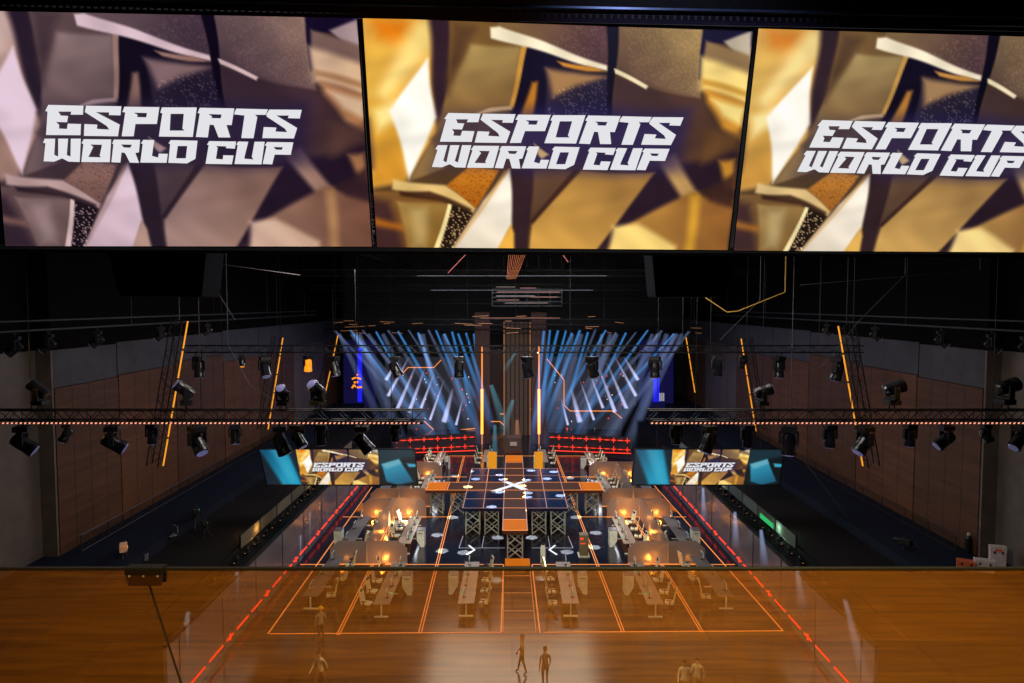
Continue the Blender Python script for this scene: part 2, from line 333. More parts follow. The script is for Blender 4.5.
def picture(name, S, nu, nv, colfun, parent):
    u, v = np.meshgrid(np.linspace(0, 1, nu+1), np.linspace(0, 1, nv+1)); UV = np.c_[u.ravel(), v.ravel()]
    a, b_, c, d = [np.array(q) for q in S]
    P = ((1-UV[:, :1])*(1-UV[:, 1:])*a+UV[:, :1]*(1-UV[:, 1:])*b_+UV[:, :1]*UV[:, 1:]*c+(1-UV[:, :1])*UV[:, 1:]*d)
    i = np.arange(nu)[None, :]+np.arange(nv)[:, None]*(nu+1); i = i.ravel()
    Fc = np.c_[i, i+nu+1, i+nu+2, i+1]
    me = bpy.data.meshes.new(name); me.from_pydata(P.tolist(), [], Fc.tolist()); me.materials.append(VCM)
    C = colfun(UV)/255; Cl = np.where(C <= .04045, C/12.92, ((C+.055)/1.055)**2.4)
    ca = me.color_attributes.new('pic', 'FLOAT_COLOR', 'POINT'); ca.data.foreach_set('color', np.c_[Cl, np.ones(len(Cl))].ravel())
    o = bpy.data.objects.new(name, me); COL.objects.link(o); o.parent = parent; return o
HC = homog([(28, 42), (1010, 78), (944, 628), (66, 620)], UNIT); HCI = np.linalg.inv(HC)
# angular lettering, outlines (and counters) traced as closed shapes
LET = [
 ([(145,62),(398,68),(380,135),(290,135),(300,112),(205,112),(218,142),(270,145),(252,192),(172,190),(190,212),(183,240),(240,243),(255,203),(350,206),(328,290),(78,288),(128,112),(112,108)], None, 0),
 ([(418,68),(674,72),(652,140),(568,138),(575,118),(478,116),(632,210),(600,298),(352,295),(375,206),(468,210),(458,242),(548,248),(535,220),(398,115)], None, 0),
 ([(695,75),(950,78),(905,205),(748,205),(715,298),(628,298),(692,118),(672,115)], [(752,120),(850,122),(838,155),(772,153),(778,135)], 0),
 ([(-56,80),(200,80),(125,303),(-124,300),(-62,125),(-76,120)], [(-2,128),(95,128),(62,240),(75,255),(-35,255)], 1),
 ([(222,82),(475,87),(430,213),(392,212),(402,307),(315,307),(298,212),(268,210),(235,307),(148,303),(213,125),(198,122)], [(275,130),(372,133),(360,162),(292,160),(298,147)], 1),
 ([(492,88),(722,94),(698,135),(618,135),(632,152),(572,313),(482,312),(540,140),(465,132),(475,108)], None, 1),
 ([(732,95),(972,97),(945,163),(858,160),(868,140),(775,140),(912,235),(872,315),(638,312),(665,228),(758,232),(745,262),(832,267),(820,240),(702,148),(705,130)], None, 1),
 ([(62,316),(138,316),(104,438),(130,452),(160,316),(232,316),(195,440),(220,452),(252,316),(325,316),(278,493),(198,490),(155,465),(92,490),(16,487),(60,350),(42,348)], None, 0),
 ([(345,320),(545,322),(498,495),(290,493),(335,355),(322,352)], [(385,360),(470,362),(435,445),(442,458),(350,455),(402,378)], 0),
 ([(565,323),(757,325),(728,420),(700,425),(712,500),(645,498),(625,425),(600,420),(575,498),(510,495),(555,355),(545,355)], [(610,360),(690,362),(672,385),(625,383)], 0),
 ([(780,325),(860,327),(818,448),(862,460),(872,430),(938,432),(915,500),(722,498),(770,355),(757,352)], None, 0),
 ([(-42,327),(154,332),(110,470),(40,505),(-96,500),(-52,355),(-64,352)], [(0,372),(70,372),(40,466),(-32,466)], 1),
 ([(240,335),(438,338),(418,393),(352,388),(358,375),(282,372),(292,385),(262,470),(312,475),(322,443),(398,445),(372,512),(178,508),(230,365),(218,362)], None, 1),
 ([(455,338),(528,340),(475,460),(475,470),(540,475),(532,455),(575,340),(650,340),(592,513),(392,510),(445,365),(435,360)], None, 1),
 ([(668,342),(862,345),(825,440),(705,438),(672,513),(602,510),(658,372),(645,368)], [(708,380),(778,382),(765,402),(722,400)], 1)]
from mathutils.geometry import tessellate_polygon
def lconv(pts, off): return [((x/7.877+(560 if off else 430)-350)*2.4976, (y/7.877+105)*2.4976) for x, y in pts]
def fit(px, cr):
    A = []; B = []
    for (x, y), (u, v) in zip(px, cr):
        A += [[x, y, 1, 0, 0, 0, -u*x, -u*y], [0, 0, 0, x, y, 1, -v*x, -v*y]]; B += [u, v]
    h = np.linalg.lstsq(np.array(A, float), np.array(B, float), rcond=None)[0]; return np.append(h, 1).reshape(3, 3)
FITM = np.array([[2.4976, 0, -350*2.4976], [0, 2.4976, 0], [0, 0, 1.0]])
def proj(P):
    y = P[:, 1]*math.cos(TH)-(P[:, 2]-H)*math.sin(TH); z = P[:, 1]*math.sin(TH)+(P[:, 2]-H)*math.cos(TH)
    return np.c_[512+F*P[:, 0]/y, 341.5-F*z/y]
FITL = fit([(47.6, 105), (301, 110.3), (44.8, 161), (274, 164.4), (83, 138), (74.4, 14.9), (213.8, 63), (83.7, 243.6), (161.8, 243.6), (65, 181), (47.6, 105), (301, 110), (44.6, 160.6), (292.7, 143), (357.5, 16), (372.5, 247)], [(240, 284), (832, 293), (205, 417), (720, 424), (326, 358), (350, 65), (645, 175), (250, 620), (440, 618), (243, 465), (240, 285), (832, 292), (205, 420), (798, 375), (1010, 78), (944, 628)])
FITR = fit([(876.8, 36), (982.5, 81.8), (798, 249.2), (872.2, 249.2), (804.5, 190.3), (819.7, 119.9), (796, 172), (773, 181.9), (811, 68.5), (940.7, 173.9), (758, 28), (733, 251)], [(350, 65), (645, 175), (250, 620), (440, 618), (243, 465), (240, 285), (205, 420), (150, 445), (190, 150), (583, 420), (28, 42), (66, 620)])
def lettering(S, n, parent, HX, off=.012):
    if S: a, b_, c, d = [Vector(q) for q in S]
    m = MB()
    for outer, hole, o_ in LET:
        loops = [lconv(outer, o_)]+([lconv(hole, o_)] if hole else [])
        tris = tessellate_polygon([[Vector((x, y, 0)) for x, y in l] for l in loops])
        pts = sum(loops, []); uv = happ(HX, np.array(pts))
        vs = [scr(u, v, off) for u, v in uv] if S is None else [(1-u)*(1-v)*a+u*(1-v)*b_+u*v*c+(1-u)*v*d+n*off for u, v in uv]
        m.add(vs, tris)
    return m.build('title_lettering', WHT, parent)
def tintf(kind):
    def f(C, UV):
        l = (C @ np.array([.35, .45, .2]))[:, None]
        if kind == 'left':
            w = .30+.38*np.clip((UV[:, :1]-.45)*1.8, 0, 1)
            return np.clip((C*w+l*(1-w)*np.array([1.0, .94, .97]))*np.array([.90, .84, .86])+np.array([0, -3, 7]), 0, 255)
        if kind == 'right': return np.clip((C*.8+l*.2*np.array([1, .95, .9])), 0, 255)
        return C
    return f
# ------------------------------------------------------------------ three big hanging screens
D0 = 10.0
p0 = atY(361, 17, D0); p1 = atY(754, 31, D0*1.045); p2 = atY(376, 248, D0*1.107)
nrm = (p1-p0).cross(p2-p0).normalized()
if nrm.y > 0: nrm = -nrm
def scr(px, py, o=0): return atP(px, py, p0, nrm)+nrm*o
big = [('left', [(-14, 7), (357.5, 16), (372.5, 247), (5, 246.5)], 'cool bronze', 'leftmost'), ('mid', [(362, 17), (754, 31), (728.5, 250.5), (376.5, 247.5)], 'bright gold', 'middle'), ('right', [(758, 28), (1150, 40), (1092, 253), (733, 251)], 'paler gold', 'rightmost')]
FR = mat('screen_frame_black', (10, 10, 13), .35)
for kind, q, hue, pos in big:
    S = [scr(*c) for c in q]; ctr = sum(S, Vector())/4
    r = empty('led_screen'); tag(r, f'{pos} of the three large hanging screens, {hue} facets behind a white title', 'screen', None)
    f = tintf(kind); M3 = {'left': FITL, 'right': FITR, 'mid': FITM}[kind]; Sa = [np.array(p) for p in S]
    picture('picture', S, 300, 176, lambda UV: f(paint(happ(M3, proj(((1-UV[:, :1])*(1-UV[:, 1:])*Sa[0]+UV[:, :1]*(1-UV[:, 1:])*Sa[1]+UV[:, :1]*UV[:, 1:]*Sa[2]+(1-UV[:, :1])*UV[:, 1:]*Sa[3]))), ART), UV), r)
    lettering(None, None, r, np.linalg.inv(M3))
    m = MB(); m.prism([s-nrm*.02 for s in S], -nrm*.14); m.build('cabinet', FR, r)
    m = MB()
    for i in range(4): m.tube(S[i]-nrm*.008, S[(i+1) % 4]-nrm*.008, .014, 4)
    m.build('bezel', FR, r)
# header beam above the screens
A = scr(-40, -60, .0); B = scr(1080, -30, .0)
hd = empty('screen_header'); tag(hd, 'black steel header beam carrying the three large screens, at the top edge', 'beam')
def hp(px, py, o): return scr(px, py, o)
MB().prism([hp(-60, -60, .02), hp(1100, -38, .02), hp(1100, 26, .02), hp(755, 25, .02), hp(-60, 2, .02)], -nrm*.5).build('beam_body', mat('header_black', (14, 13, 18), .4), hd)
MB().prism([hp(-60, 6, .04), hp(1100, 29, .04), hp(1100, 33, .04), hp(-60, 10, .04)], -nrm*.1).build('lower_lip', mat('header_lip', (40, 34, 52), .3), hd)
m = MB(); m.prism([hp(-20, 3.2, .025), hp(1030, 21.5, .025), hp(1030, 22.4, .025), hp(-20, 4.2, .025)], -nrm*.03)
for k in range(150):
    x = -20+k*7.0; y = 3.4+x*.0178
    m.prism([hp(x, y, .03), hp(x+2.2, y, .03), hp(x+2.2, y+4.5, .03), hp(x, y+4.5, .03)], -nrm*.02)
m.build('vent_slots', mat('vent_slot', (58, 52, 66), .5), hd)
m = MB(); m.tube(hp(60, -2, .05), hp(1060, 18, .05), .03, 6); m.build('steel_pipe', mat('pipe_blueish', (70, 80, 110), .3, .6), hd)
for x in (478, 850):
    m = MB(); m.prism([hp(x-4, -20, .07), hp(x+4, -20, .07), hp(x+4, 14 if x < 700 else 20, .07), hp(x-4, 12 if x < 700 else 22, .07)], -nrm*.05); m.build('pipe_bracket', mat('bracket_grey', (60, 58, 72), .4, .4), hd)
m = MB(); m.prism([hp(-40, 248.5, .03), hp(1100, 254.5, .03), hp(1100, 257.5, .03), hp(-40, 251.5, .03)], -nrm*.3)
tag(m.build('screen_sill', mat('sill', (34, 26, 24), .4)), 'thin dark sill running under the three large screens', 'beam')
for x in (100, 360, 560, 756, 960):
    o = MB().tube(hp(x, -40, -.2), Vector((hp(x, -40, -.2).x, hp(x, -40, -.2).y, 24.95)), .02, 6).build('hanging_cable', STEEL, hd)
light_later = []
# ------------------------------------------------------------------ small wing screens
TEALL = [([(0, 0), (1, 0), (1, 1), (0, 1)], (10, 22, 32), (14, 40, 56), (0, 0), (1, 1), .01, 1), ([(.0, 0), (.75, 0), (1.0, 1), (.45, 1)], (20, 145, 180), (8, 80, 112), (.7, .5), (.1, .2), .07, 1), ([(.3, 0), (.62, 0), (.95, 1), (.7, 1)], (70, 175, 205), None, 0, 0, .1, .5)]
TEALR = [([(0, 0), (1, 0), (1, 1), (0, 1)], (6, 14, 20), None, 0, 0, .01, 1), ([(0, 0), (.9, 0), (1, .2), (.5, .3), (0, .55)], (18, 44, 56), None, 0, 0, .08, 1), ([(.08, .42), (.55, .28), (.9, .9), (.5, 1), (.18, .9)], (50, 160, 190), (20, 90, 120), (.3, .3), (.5, 1), .03, 1), ([(.08, .42), (.55, .28), (.62, .4), (.2, .55)], (130, 180, 190), None, 0, 0, .04, .6), ([(.75, .4), (1, .42), (1, .5), (.8, .5)], (60, 160, 190), None, 0, 0, .03, 1)]
SY = 45.0
for side, q, u1, u2 in (('left', [(258.6, 449), (415, 449), (417.5, 485), (267, 485)], .25, .765), ('right', [(635, 449), (784, 449), (779.5, 485), (631.6, 485)], .262, .79)):
    S = [atY(x, y, SY) for x, y in q]; r = empty('wing_screen')
    tag(r, f'wide {side} hanging side screen with gold title centre and teal end panels', 'screen')
    if side == 'left': cuts = [(0, 0), (.237, .232), (.763, .749), (1, 1)]
    else: cuts = [(0, 0), (.253, .257), (.775, .756), (1, 1)]
    L_ = lambda a, b_, t: a*(1-t)+b_*t
    n = Vector((0, -1, 0))
    for k in range(3):
        Q = [L_(S[0], S[1], cuts[k][0]), L_(S[0], S[1], cuts[k+1][0]), L_(S[3], S[2], cuts[k+1][1]), L_(S[3], S[2], cuts[k][1])]
        if k == 1:
            picture('picture', Q, 120, 58, lambda UV: paint(happ(HCI, UV), ART), r)
            lettering(Q, n, r, HC, .05)
        else: picture('picture', Q, 60, 50, lambda UV, k=k: paint(UV, TEALL if k == 0 else TEALR), r)
    m = MB(); m.prism([s-n*.03 for s in S], -n*.25); m.build('cabinet', FR, r)
    m = MB(); 
    for i in range(4): m.tube(S[i]-n*.02, S[(i+1) % 4]-n*.02, .05, 4)
    m.build('bezel', FR, r)
    m = MB()
    for t in (.15, .5, .85):
        p = L_(S[0], S[1], t)+Vector((0, .15, 0)); m.tube(p, (p.x, p.y, 24.9), .018, 5)
    m.build('hanging_cables', BLK, r)
# ------------------------------------------------------------------ trusses
def truss_mb(L_, h, w=None, r=.025, seg=None, rb=.014):
    w = w or h; seg = seg or h*1.05; m = MB()
    for y in (-w/2, w/2):
        for z in (-h/2, h/2): m.tube((0, y, z), (L_, y, z), r, 6)
    n = max(2, int(round(L_/seg))); st = L_/n
    for i in range(n):
        a = i*st; b_ = a+st; up = i % 2 == 0
        for y in (-w/2, w/2): m.tube((a, y, -h/2 if up else h/2), (b_, y, h/2 if up else -h/2), rb, 4)
        for z in (-h/2, h/2): m.tube((a, -w/2 if up else w/2, z), (b_, w/2 if up else -w/2, z), rb, 4)
        if i % 3 == 0:
            m.tube((a, -w/2, -h/2), (a, -w/2, h/2), rb, 4)
    return m
def cable(name, a, b_, r, label, group, m_=None):
    return tag(MB().tube(a, b_, r, 5).build(name, m_ or BLK), label, 'cable', group)
def place_truss(p, q, h, label, name='lighting_truss', led=None, r=.025, m_=STEEL, group=None, frame='truss_frame'):
    p = Vector(p); q = Vector(q); d = q-p
    R = d.to_track_quat('X', 'Z'); t = empty(name); t.location = p; t.rotation_mode = 'QUATERNION'; t.rotation_quaternion = R
    tag(t, label, 'truss', group); truss_mb(d.length, h, r=r).build(frame, m_, t)
    if led:
        m = MB(); x = .05; z = -h/2-.07; m2 = MB()
        m2.bb((0, -h/2-.05, z-.035), (d.length, -h/2-.02, z+.035)); m2.build('led_batten', BLK, t)
        while x < d.length-.08:
            m.add([(x, -h/2-.055, z-.028), (x+.075, -h/2-.055, z-.028), (x+.1, -h/2-.055, z+.028), (x+.025, -h/2-.055, z+.028)], [(0, 1, 2, 3)]); x += .155
        m.build('led_dots', PNK, t)
    return t
TY = 24.0; tl = lambda px, py, Y=TY: atY(px, py, Y)
zT = tl(300, 415).z; hT = .36
Tl = place_truss((-19.5, TY, zT), (tl(424, 415).x, TY, zT), hT, 'near black lighting truss on the left carrying a row of pink LED dots', led=True)
Tr = place_truss((tl(648, 415).x, TY, zT), (20, TY, zT), hT, 'near black lighting truss on the right carrying a row of pink LED dots', led=True)
T2Y = 40.0; z2 = atY(512, 349, T2Y).z
T2 = place_truss((atY(186, 349, T2Y).x, T2Y, z2), (atY(862, 349, T2Y).x, T2Y, z2), .4, 'long thin dark truss spanning the hall above the wing screens', r=.03)
for xs, Y_, z_, nm in (((-17, -11, -5.5), TY, zT, 'near left truss'), ((6.5, 12, 17), TY, zT, 'near right truss'), ((-17, -9, -2.6, 3.4, 10, 18), T2Y, z2, 'long thin truss')):
    for i, x in enumerate(xs): cable('hanging_cable', (x, Y_, z_+.2), (x, Y_, 24.95), .015, f'thin black cable holding up the {nm}, {ORD_[i]} from left', f'cables of the {nm}')
# leaning towers with amber strips
tw = [(188, 320, 163, 467, 30, 'nearest of the left three'), (283, 337, 268, 430, 50, 'middle of the left three'), (338, 335, 325, 395, 62, 'farthest of the left three'),
      (838, 325, 863, 467, 30, 'nearest of the right three'), (741, 338, 756, 432, 50, 'middle of the right three'), (686, 337, 695, 393, 62, 'farthest of the right three')]
for ax, ay, bx, by, Y, lab in tw:
    s = -1 if ax < 512 else 1; p = atY(ax, ay, Y); q = atY(bx, by, Y); o = Vector((s*.5, .25, 0))
    t = place_truss(p+o, q+o, .5 if Y < 40 else .6, f'leaning truss tower with amber strip, {lab}', 'truss_tower', r=.03)
    inv = t.rotation_quaternion.to_matrix().to_4x4(); inv.translation = t.location; inv = inv.inverted()
    m = MB(); w = .035 if Y < 40 else .045
    for k in range(5):
        a = p.lerp(q, k/5+.008); b_ = p.lerp(q, (k+1)/5-.008); m.tube(inv @ a, inv @ b_, w, 6)
    m.build('amber_strip', ORF if True else OR, t)
    m = MB()
    for k in (.05, .5, .95): c = p.lerp(q, k); m.tube(inv @ c, inv @ (c+o*.55), .02, 5)
    m.build('strip_brackets', BLK, t)
    c = p+o; m = MB(); m.tube(c, (c.x, c.y, 24.95), .02, 5)
    tag(m.build('tower_cable', BLK), f'cable above the leaning truss tower, {lab}', 'cable')
# ------------------------------------------------------------------ moving head lights
def moving_head(name='moving_head_light', lens=LENS):
    r = empty(name)
    m = MB(); m.box((0, 0, -.06), (.34, .3, .12)); m.tube((-.1, 0, 0), (-.1, 0, .12), .02, 6); m.tube((.1, 0, 0), (.1, 0, .12), .02, 6); m.build('base', BLK, r, bevel=.015)
    y = MB(); y.box((0, 0, -.15), (.42, .14, .06)); y.box((-.2, 0, -.3), (.05, .13, .3)); y.box((.2, 0, -.3), (.05, .13, .3)); yo = y.build('yoke', BLK, r, bevel=.012)
    h = MB(); h.lathe([(.1, -.24), (.145, -.2), (.16, -.05), (.155, .12), (.17, .24), (.172, .29), (.15, .3)], 18, c=(0, 0, 0)); ho = h.build('head', mat('head_gloss_black', (24, 23, 28), .25), r, smooth=False)
    ho.location = (0, 0, -.4); 
    l = MB(); l.lathe([(.14, .295), (.13, .315), (.06, .325)], 18); lo = l.build('lens', lens, ho)
    return r, ho
BASE, BHEAD = moving_head()
BASE.location = (0, TY, zT-.3); BASE.scale = (1.3,)*3
# find local ids
def place_head(first, px, py, Y, z, tilt, pan, scale, label, group, up=False):
    p = atY(px, py, Y); r = first if first else dup(BASE)
    r.location = (p.x, Y, z); r.scale = (scale,)*3; r.rotation_euler = (PI if up else 0, 0, pan)
    tag(r, label, 'stage light', group)
    for c in KIDS(r):
        if c.name.startswith('head'): c.rotation_euler = (tilt, 0, 0)
    return r
nearL = [(22, PI-.9, 1.9, 1.55), (66, PI-.5, -1, .95), (112, PI-1.0, 1.9, 1.5), (152, PI, 0, 1.0), (197, PI-.7, 1.0, 1.5), (235, PI-.2, .4, 1.0), (280, PI-.4, 1.8, 1.5), (298, PI-.6, 1.2, 1.2), (321, PI, .2, 1.05), (362, PI-.7, 1.6, 1.45), (395, PI, .3, .9)]
nearR = [(709, PI-.4, -1.2, 1.4), (748, PI, .1, 1.15), (789, PI-.2, -.5, 1.5), (830, PI, .1, 1.15), (865, PI-.7, -1.3, 1.5), (910, PI, .1, 1.1), (946, PI-.9, -1.6, 1.3), (986, PI-.6, 1.5, .95), (1020, PI-.8, -1.3, 1.3), (676, PI, .2, 1.0)]
nearR.sort()
first = BASE
for lst, side in ((nearL, 'left'), (nearR, 'right')):
    for i, (px, tilt, pan, sz) in enumerate(lst):
        place_head(first, px, 430, TY, zT-hT/2-.03-.12*sz, tilt, pan, sz, f'black stage light under the near {side} truss, {ORD_[i]} from its left end', f'lights under the near {side} truss'); first = None
for i, (px, sz) in enumerate([(40, 1.3), (186, 1.3), (318, 1.3), (283, 1.1)]):
    place_head(None, px, 400, TY, zT+hT/2+.03+.12*sz, PI-.9, 1.6+i*.5, sz, f'moving head light atop the near left truss, {["leftmost", "second from left", "rightmost", "third from left"][i]}', 'lights on top of the near left truss', up=True)
for i, (px, sz) in enumerate([(762, 1.2), (892, 1.4), (1005, 1.5)]):
    r = place_head(None, px, 400, TY, zT+hT/2+.03+.12*sz, PI-1.3, -1.5, sz, f'moving head light atop the near right truss, {["leftmost", "middle one with an amber lens", "rightmost"][i]}', 'lights on top of the near right truss', up=True)
    if i == 1:
        for c in KIDS(r):
            if c.name.startswith('head'):
                for d in KIDS(c): d.data = d.data.copy(); d.data.materials[0] = AMB
far = [(199, 1.6), (242, .9), (265, 1.6), (308, 1.2), (334, 1.5), (395, 1.6), (459, 1.6), (527, 1.6), (592, 1.6), (655, 1.6), (718, 1.5), (743, 1.0), (779, 1.6), (838, 1.8)]
for i, (px, sz) in enumerate(far):
    r = place_head(None, px, 360, T2Y, z2-.235-.132*sz, PI-.25*(i % 3), .3*i, sz*1.1, f'stage light under the long thin truss, {ORD_[i]} from its left end', 'lights under the long thin truss')
    if px in (242, 308, 743):
        for c in KIDS(r):
            if c.name.startswith('head'):
                c.data = c.data.copy(); c.data.materials[0] = AMB if px == 308 else c.data.materials[0]
                for d in KIDS(c): d.data = d.data.copy(); d.data.materials[0] = AMB
# ------------------------------------------------------------------ speaker clusters, pipes, ceiling rig
SPK = mat('speaker_black', (14, 12, 13), .7, spec=.15)
for side, q in (('left', [(103, 238), (207, 238), (201, 297), (119, 296)]), ('right', [(651, 238), (742, 238), (726, 297), (656, 297)])):
    pts = [atY(x, y, 20) for x, y in q]; r = empty('hanging_speaker'); tag(r, f'large black loudspeaker cluster hanging under the big screens on the {side}', 'speaker')
    MB().prism(pts, (0, 1.3, 0)).build('cabinet', SPK, r, bevel=.04)
    c = [p*.92+sum(pts, Vector())/4*.08+Vector((0, -.03, 0)) for p in pts]
    MB().prism(c, (0, .05, 0)).build('grille', mat('grille', (20, 17, 18), .8, spec=.2, scale=60, var=.4), r)
    m = MB(); 
    for p in pts[:2]: m.tube(p+Vector((0, .6, 0)), (p.x, p.y+.6, 24.95), .03, 6)
    m.build('rigging_cables', STEEL, r)
for s, side in ((-1, 'left'), (1, 'right')):
    r = empty('wall_pipe'); tag(r, f'long dark lighting pipe along the upper {side} wall', 'pipe')
    m = MB(); X = CX+s*20.4; m.tube((X, 24, 15.9), (X, 70, 15.9), .06, 6); m.tube((X, 24, 16.3), (X, 70, 16.3), .05, 6); m.build('pipe', STEEL, r)
    m = MB()
    for y in (26, 36, 46, 56, 66): m.tube((X, y, 15.9), (X, y, 24.95), .02, 5)
    m.build('drop_rods', BLK, r)
    for i, y in enumerate((27.5, 29.5, 33, 39, 45)):
        h = dup(BASE, (X, y, 15.9-.06-.15), (0, 0, s*1.2), f'small dark stage light on the upper {side} wall pipe, {ORD_[i]} from the front', f'lights on the {side} wall pipe'); h.scale = (1.2,)*3
# dark ceiling grid of trusses
g = []
for i, (y, z) in enumerate([(30, 20.4), (38, 20.6), (48, 20.8), (58, 19.6), (68, 18.6), (76, 17.3)]):
    place_truss((-20, y, z), (20.5, y, z), .5, f'dark truss crossing high under the ceiling, {ORD_[i]} from the front', 'ceiling_truss', r=.035)
for i, x in enumerate((-13, -6.5, 1.6, 7, 13.5)):
    place_truss((x, 26, 21.6), (x, 88, 21.6), .5, f'dark truss running front to back under the ceiling, {ORD_[i]} from left', 'ceiling_truss', r=.035)
# central rig under the ceiling, its orange highlights made as glowing strips
rg = empty('ceiling_rig'); tag(rg, 'small black ceiling rig in the middle with dim orange highlights and white strips', 'rig')
m = MB(); md = MB()
for k, (x0, x1, y) in enumerate([(496, 515, 287), (520, 536, 288), (497, 560, 292), (496, 535, 296), (530, 558, 297), (497, 519, 300), (505, 548, 303), (480, 560, 318), (505, 512, 321)]):
    (m if k % 3 else md).tube(atY(x0, y, 66+k*.2), atY(x1, y, 66+k*.2), .06, 4)
m.build('orange_highlights', mat('rig_orange_highlight', (120, 70, 50), .4, emit=.6, ecol=(140, 76, 52)), rg); md.build('white_strips', mat('rig_white', (120, 110, 110), .4, emit=.6, ecol=(130, 112, 108)), rg)
a = atY(492, 284, 66.5); b_ = atY(562, 306, 66.5); m = MB()
for k in range(6):
    z = a.z+(b_.z-a.z)*k/5; m.tube((a.x, 66.8, z), (b_.x, 66.8, z), .05, 4)
for k in range(7):
    x = a.x+(b_.x-a.x)*k/6; m.tube((x, 66.8, b_.z), (x, 66.8, 24.9), .04, 4)
m.build('rig_frame', STEEL, rg)
m = MB()
for k in range(9):
    a = atY(509+k*2.2, 251, 31.5); m.path([(a.x, 31.5, 24.95), a, atY(507+k*1.1, 279, 32.5)], .02, 4)
tag(m.build('cable_bundle', mat('cable_orange_lit', (110, 62, 40), .4, emit=.25, ecol=(150, 80, 50))), 'bundle of cables coloured as if orange-lit falling below the middle big screen', 'cable')  # orange light on the cables put into colour and emission
for nm, pts in (('left', [(468, 252), (448, 273)]), ('right', [(563, 255), (568, 262)])):
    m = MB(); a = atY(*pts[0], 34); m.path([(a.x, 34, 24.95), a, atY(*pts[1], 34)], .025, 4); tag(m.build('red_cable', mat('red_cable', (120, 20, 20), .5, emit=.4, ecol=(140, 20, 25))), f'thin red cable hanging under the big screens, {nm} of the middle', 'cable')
m = MB(); m.path([(atY(706, 298, 30).x, 30, 24.95), atY(706, 298, 30), atY(727, 312, 30), atY(738, 311, 30), atY(785, 292, 30), (atY(785, 292, 30).x, 30, 24.95)], .022, 4)
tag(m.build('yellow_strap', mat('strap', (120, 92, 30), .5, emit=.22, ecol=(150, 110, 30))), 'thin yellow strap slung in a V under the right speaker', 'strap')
# dark sagging cables
for i, (pts, Y) in enumerate([([(125, 255), (205, 262), (300, 275)], 26), ([(210, 280), (235, 320)], 28), ([(228, 345), (250, 385), (285, 408)], 32), ([(905, 275), (860, 320), (820, 368)], 28), ([(760, 300), (720, 340)], 34), ([(980, 270), (800, 285)], 28), ([(235, 500), (170, 565)], 26), ([(800, 455), (880, 560)], 27), ([(790, 449), (822, 444), (826, 436)], 24.2)]):
    m = MB(); P = [atY(x, y, Y) for x, y in pts]; P = [Vector((P[0].x, Y, 24.95))]*(i not in (6, 7))+P; m.path(P, .014, 4)
    tag(m.build('loose_cable', mat('cable_dark', (60, 55, 58), .5)), f'thin dark cable strung across the {["upper left under the big screen", "left beside the speaker", "left between the two trusses", "right beside the near tower", "right of the hall centre", "upper right under the big screen", "left stands near the rail", "right stands near the rail", "right, looping under the near truss"][i]}', 'cable')
# ------------------------------------------------------------------ arena floor lines
def flat_line(m, a, b_, w, z): 
    a = Vector(a); b_ = Vector(b_); d = (b_-a); d.z = 0; d.normalize(); n = Vector((-d.y, d.x, 0))*w/2
    vs = [a+n, b_+n, b_-n, a-n]; m.add([(v.x, v.y, z) for v in vs]+[(v.x, v.y, z-.015) for v in vs], [(0, 1, 2, 3), (7, 6, 5, 4), (0, 4, 5, 1), (1, 5, 6, 2), (2, 6, 7, 3), (3, 7, 4, 0)])
ln = empty('floor_light_lines'); tag(ln, 'orange light lines marking out the playing areas on the dark arena floor', 'floor lights')
def Z0(px, py): return atZ(px, py, 0)
groups = {
 'side_line': [((268, 634), (372, 487)), ((783, 631), (652, 483))],
 'cross_line': [((270, 634), (500, 632.5)), ((543, 632.5), (783, 631)), ((300, 564.6), (503, 564.6)), ((532, 564.6), (735, 564.6)), ((343, 517), (448, 517)), ((580, 517), (686, 517)), ((425, 477), (467, 477)), ((561, 477), (602, 477)), ((420, 456), (504, 456)), ((522, 456), (622, 456))],
 'slant_line': [((338, 635), (396, 517)), ((702, 632), (633, 517)), ((420, 633), (464, 456)), ((623, 632), (556, 456)), ((501, 633), (503.5, 565)), ((540, 633), (532, 565))],
}
for nm, ls in groups.items():
    for a, b_ in ls:
        m = MB(); w = .065 if nm != 'slant_line' else .1
        if nm == 'slant_line' and abs(a[0]-b_[0]) < 20: w = .07
        A_, B_ = Z0(*a), Z0(*b_)
        if nm == 'slant_line' and w == .1:
            for k in (-.07, .07): flat_line(m, A_+Vector((k, 0, 0)), B_+Vector((k, 0, 0)), .05, .02)
        else: flat_line(m, A_, B_, w, .02)
        if nm == 'slant_line' and w == .1: m.bb((A_.x-.07, A_.y, 0), (A_.x+.07, A_.y+.04, .018))
        m.build(nm, OR, ln)
m = MB()
for y in (575.7, 593, 611, 632.4): flat_line(m, Z0(503.5+(y-570)*0, y), Z0(530+(y-570)*.095, y), .06, .02)
flat_line(m, Z0(503.5, 570), Z0(503, 632), .05, .02); flat_line(m, Z0(530, 570), Z0(536, 632), .05, .02)
m.build('ladder_line', ORD, ln)
m = MB()
for a, b_ in (((459, 548), (505, 548)), ((459, 548), (463, 536)), ((482, 548), (484, 536)), ((532, 548), (573, 548)), ((573, 548), (568, 536)), ((550, 548), (548, 536))): flat_line(m, Z0(*a), Z0(*b_), .05, .015)
m.build('grey_outline', mat('grey_line', (150, 150, 160), .4, emit=.3, ecol=(150, 150, 165)), ln)
# arrow marks
m = MB()
for s in (-1, 1):
    c = Z0(512+s*37.5, 550); 
    for a in (-1, 1): flat_line(m, (c.x-s*.0, c.y, 0), (c.x+s*.45, c.y+a*.9, 0), .14, .02)
m.build('white_arrow', XW, ln)
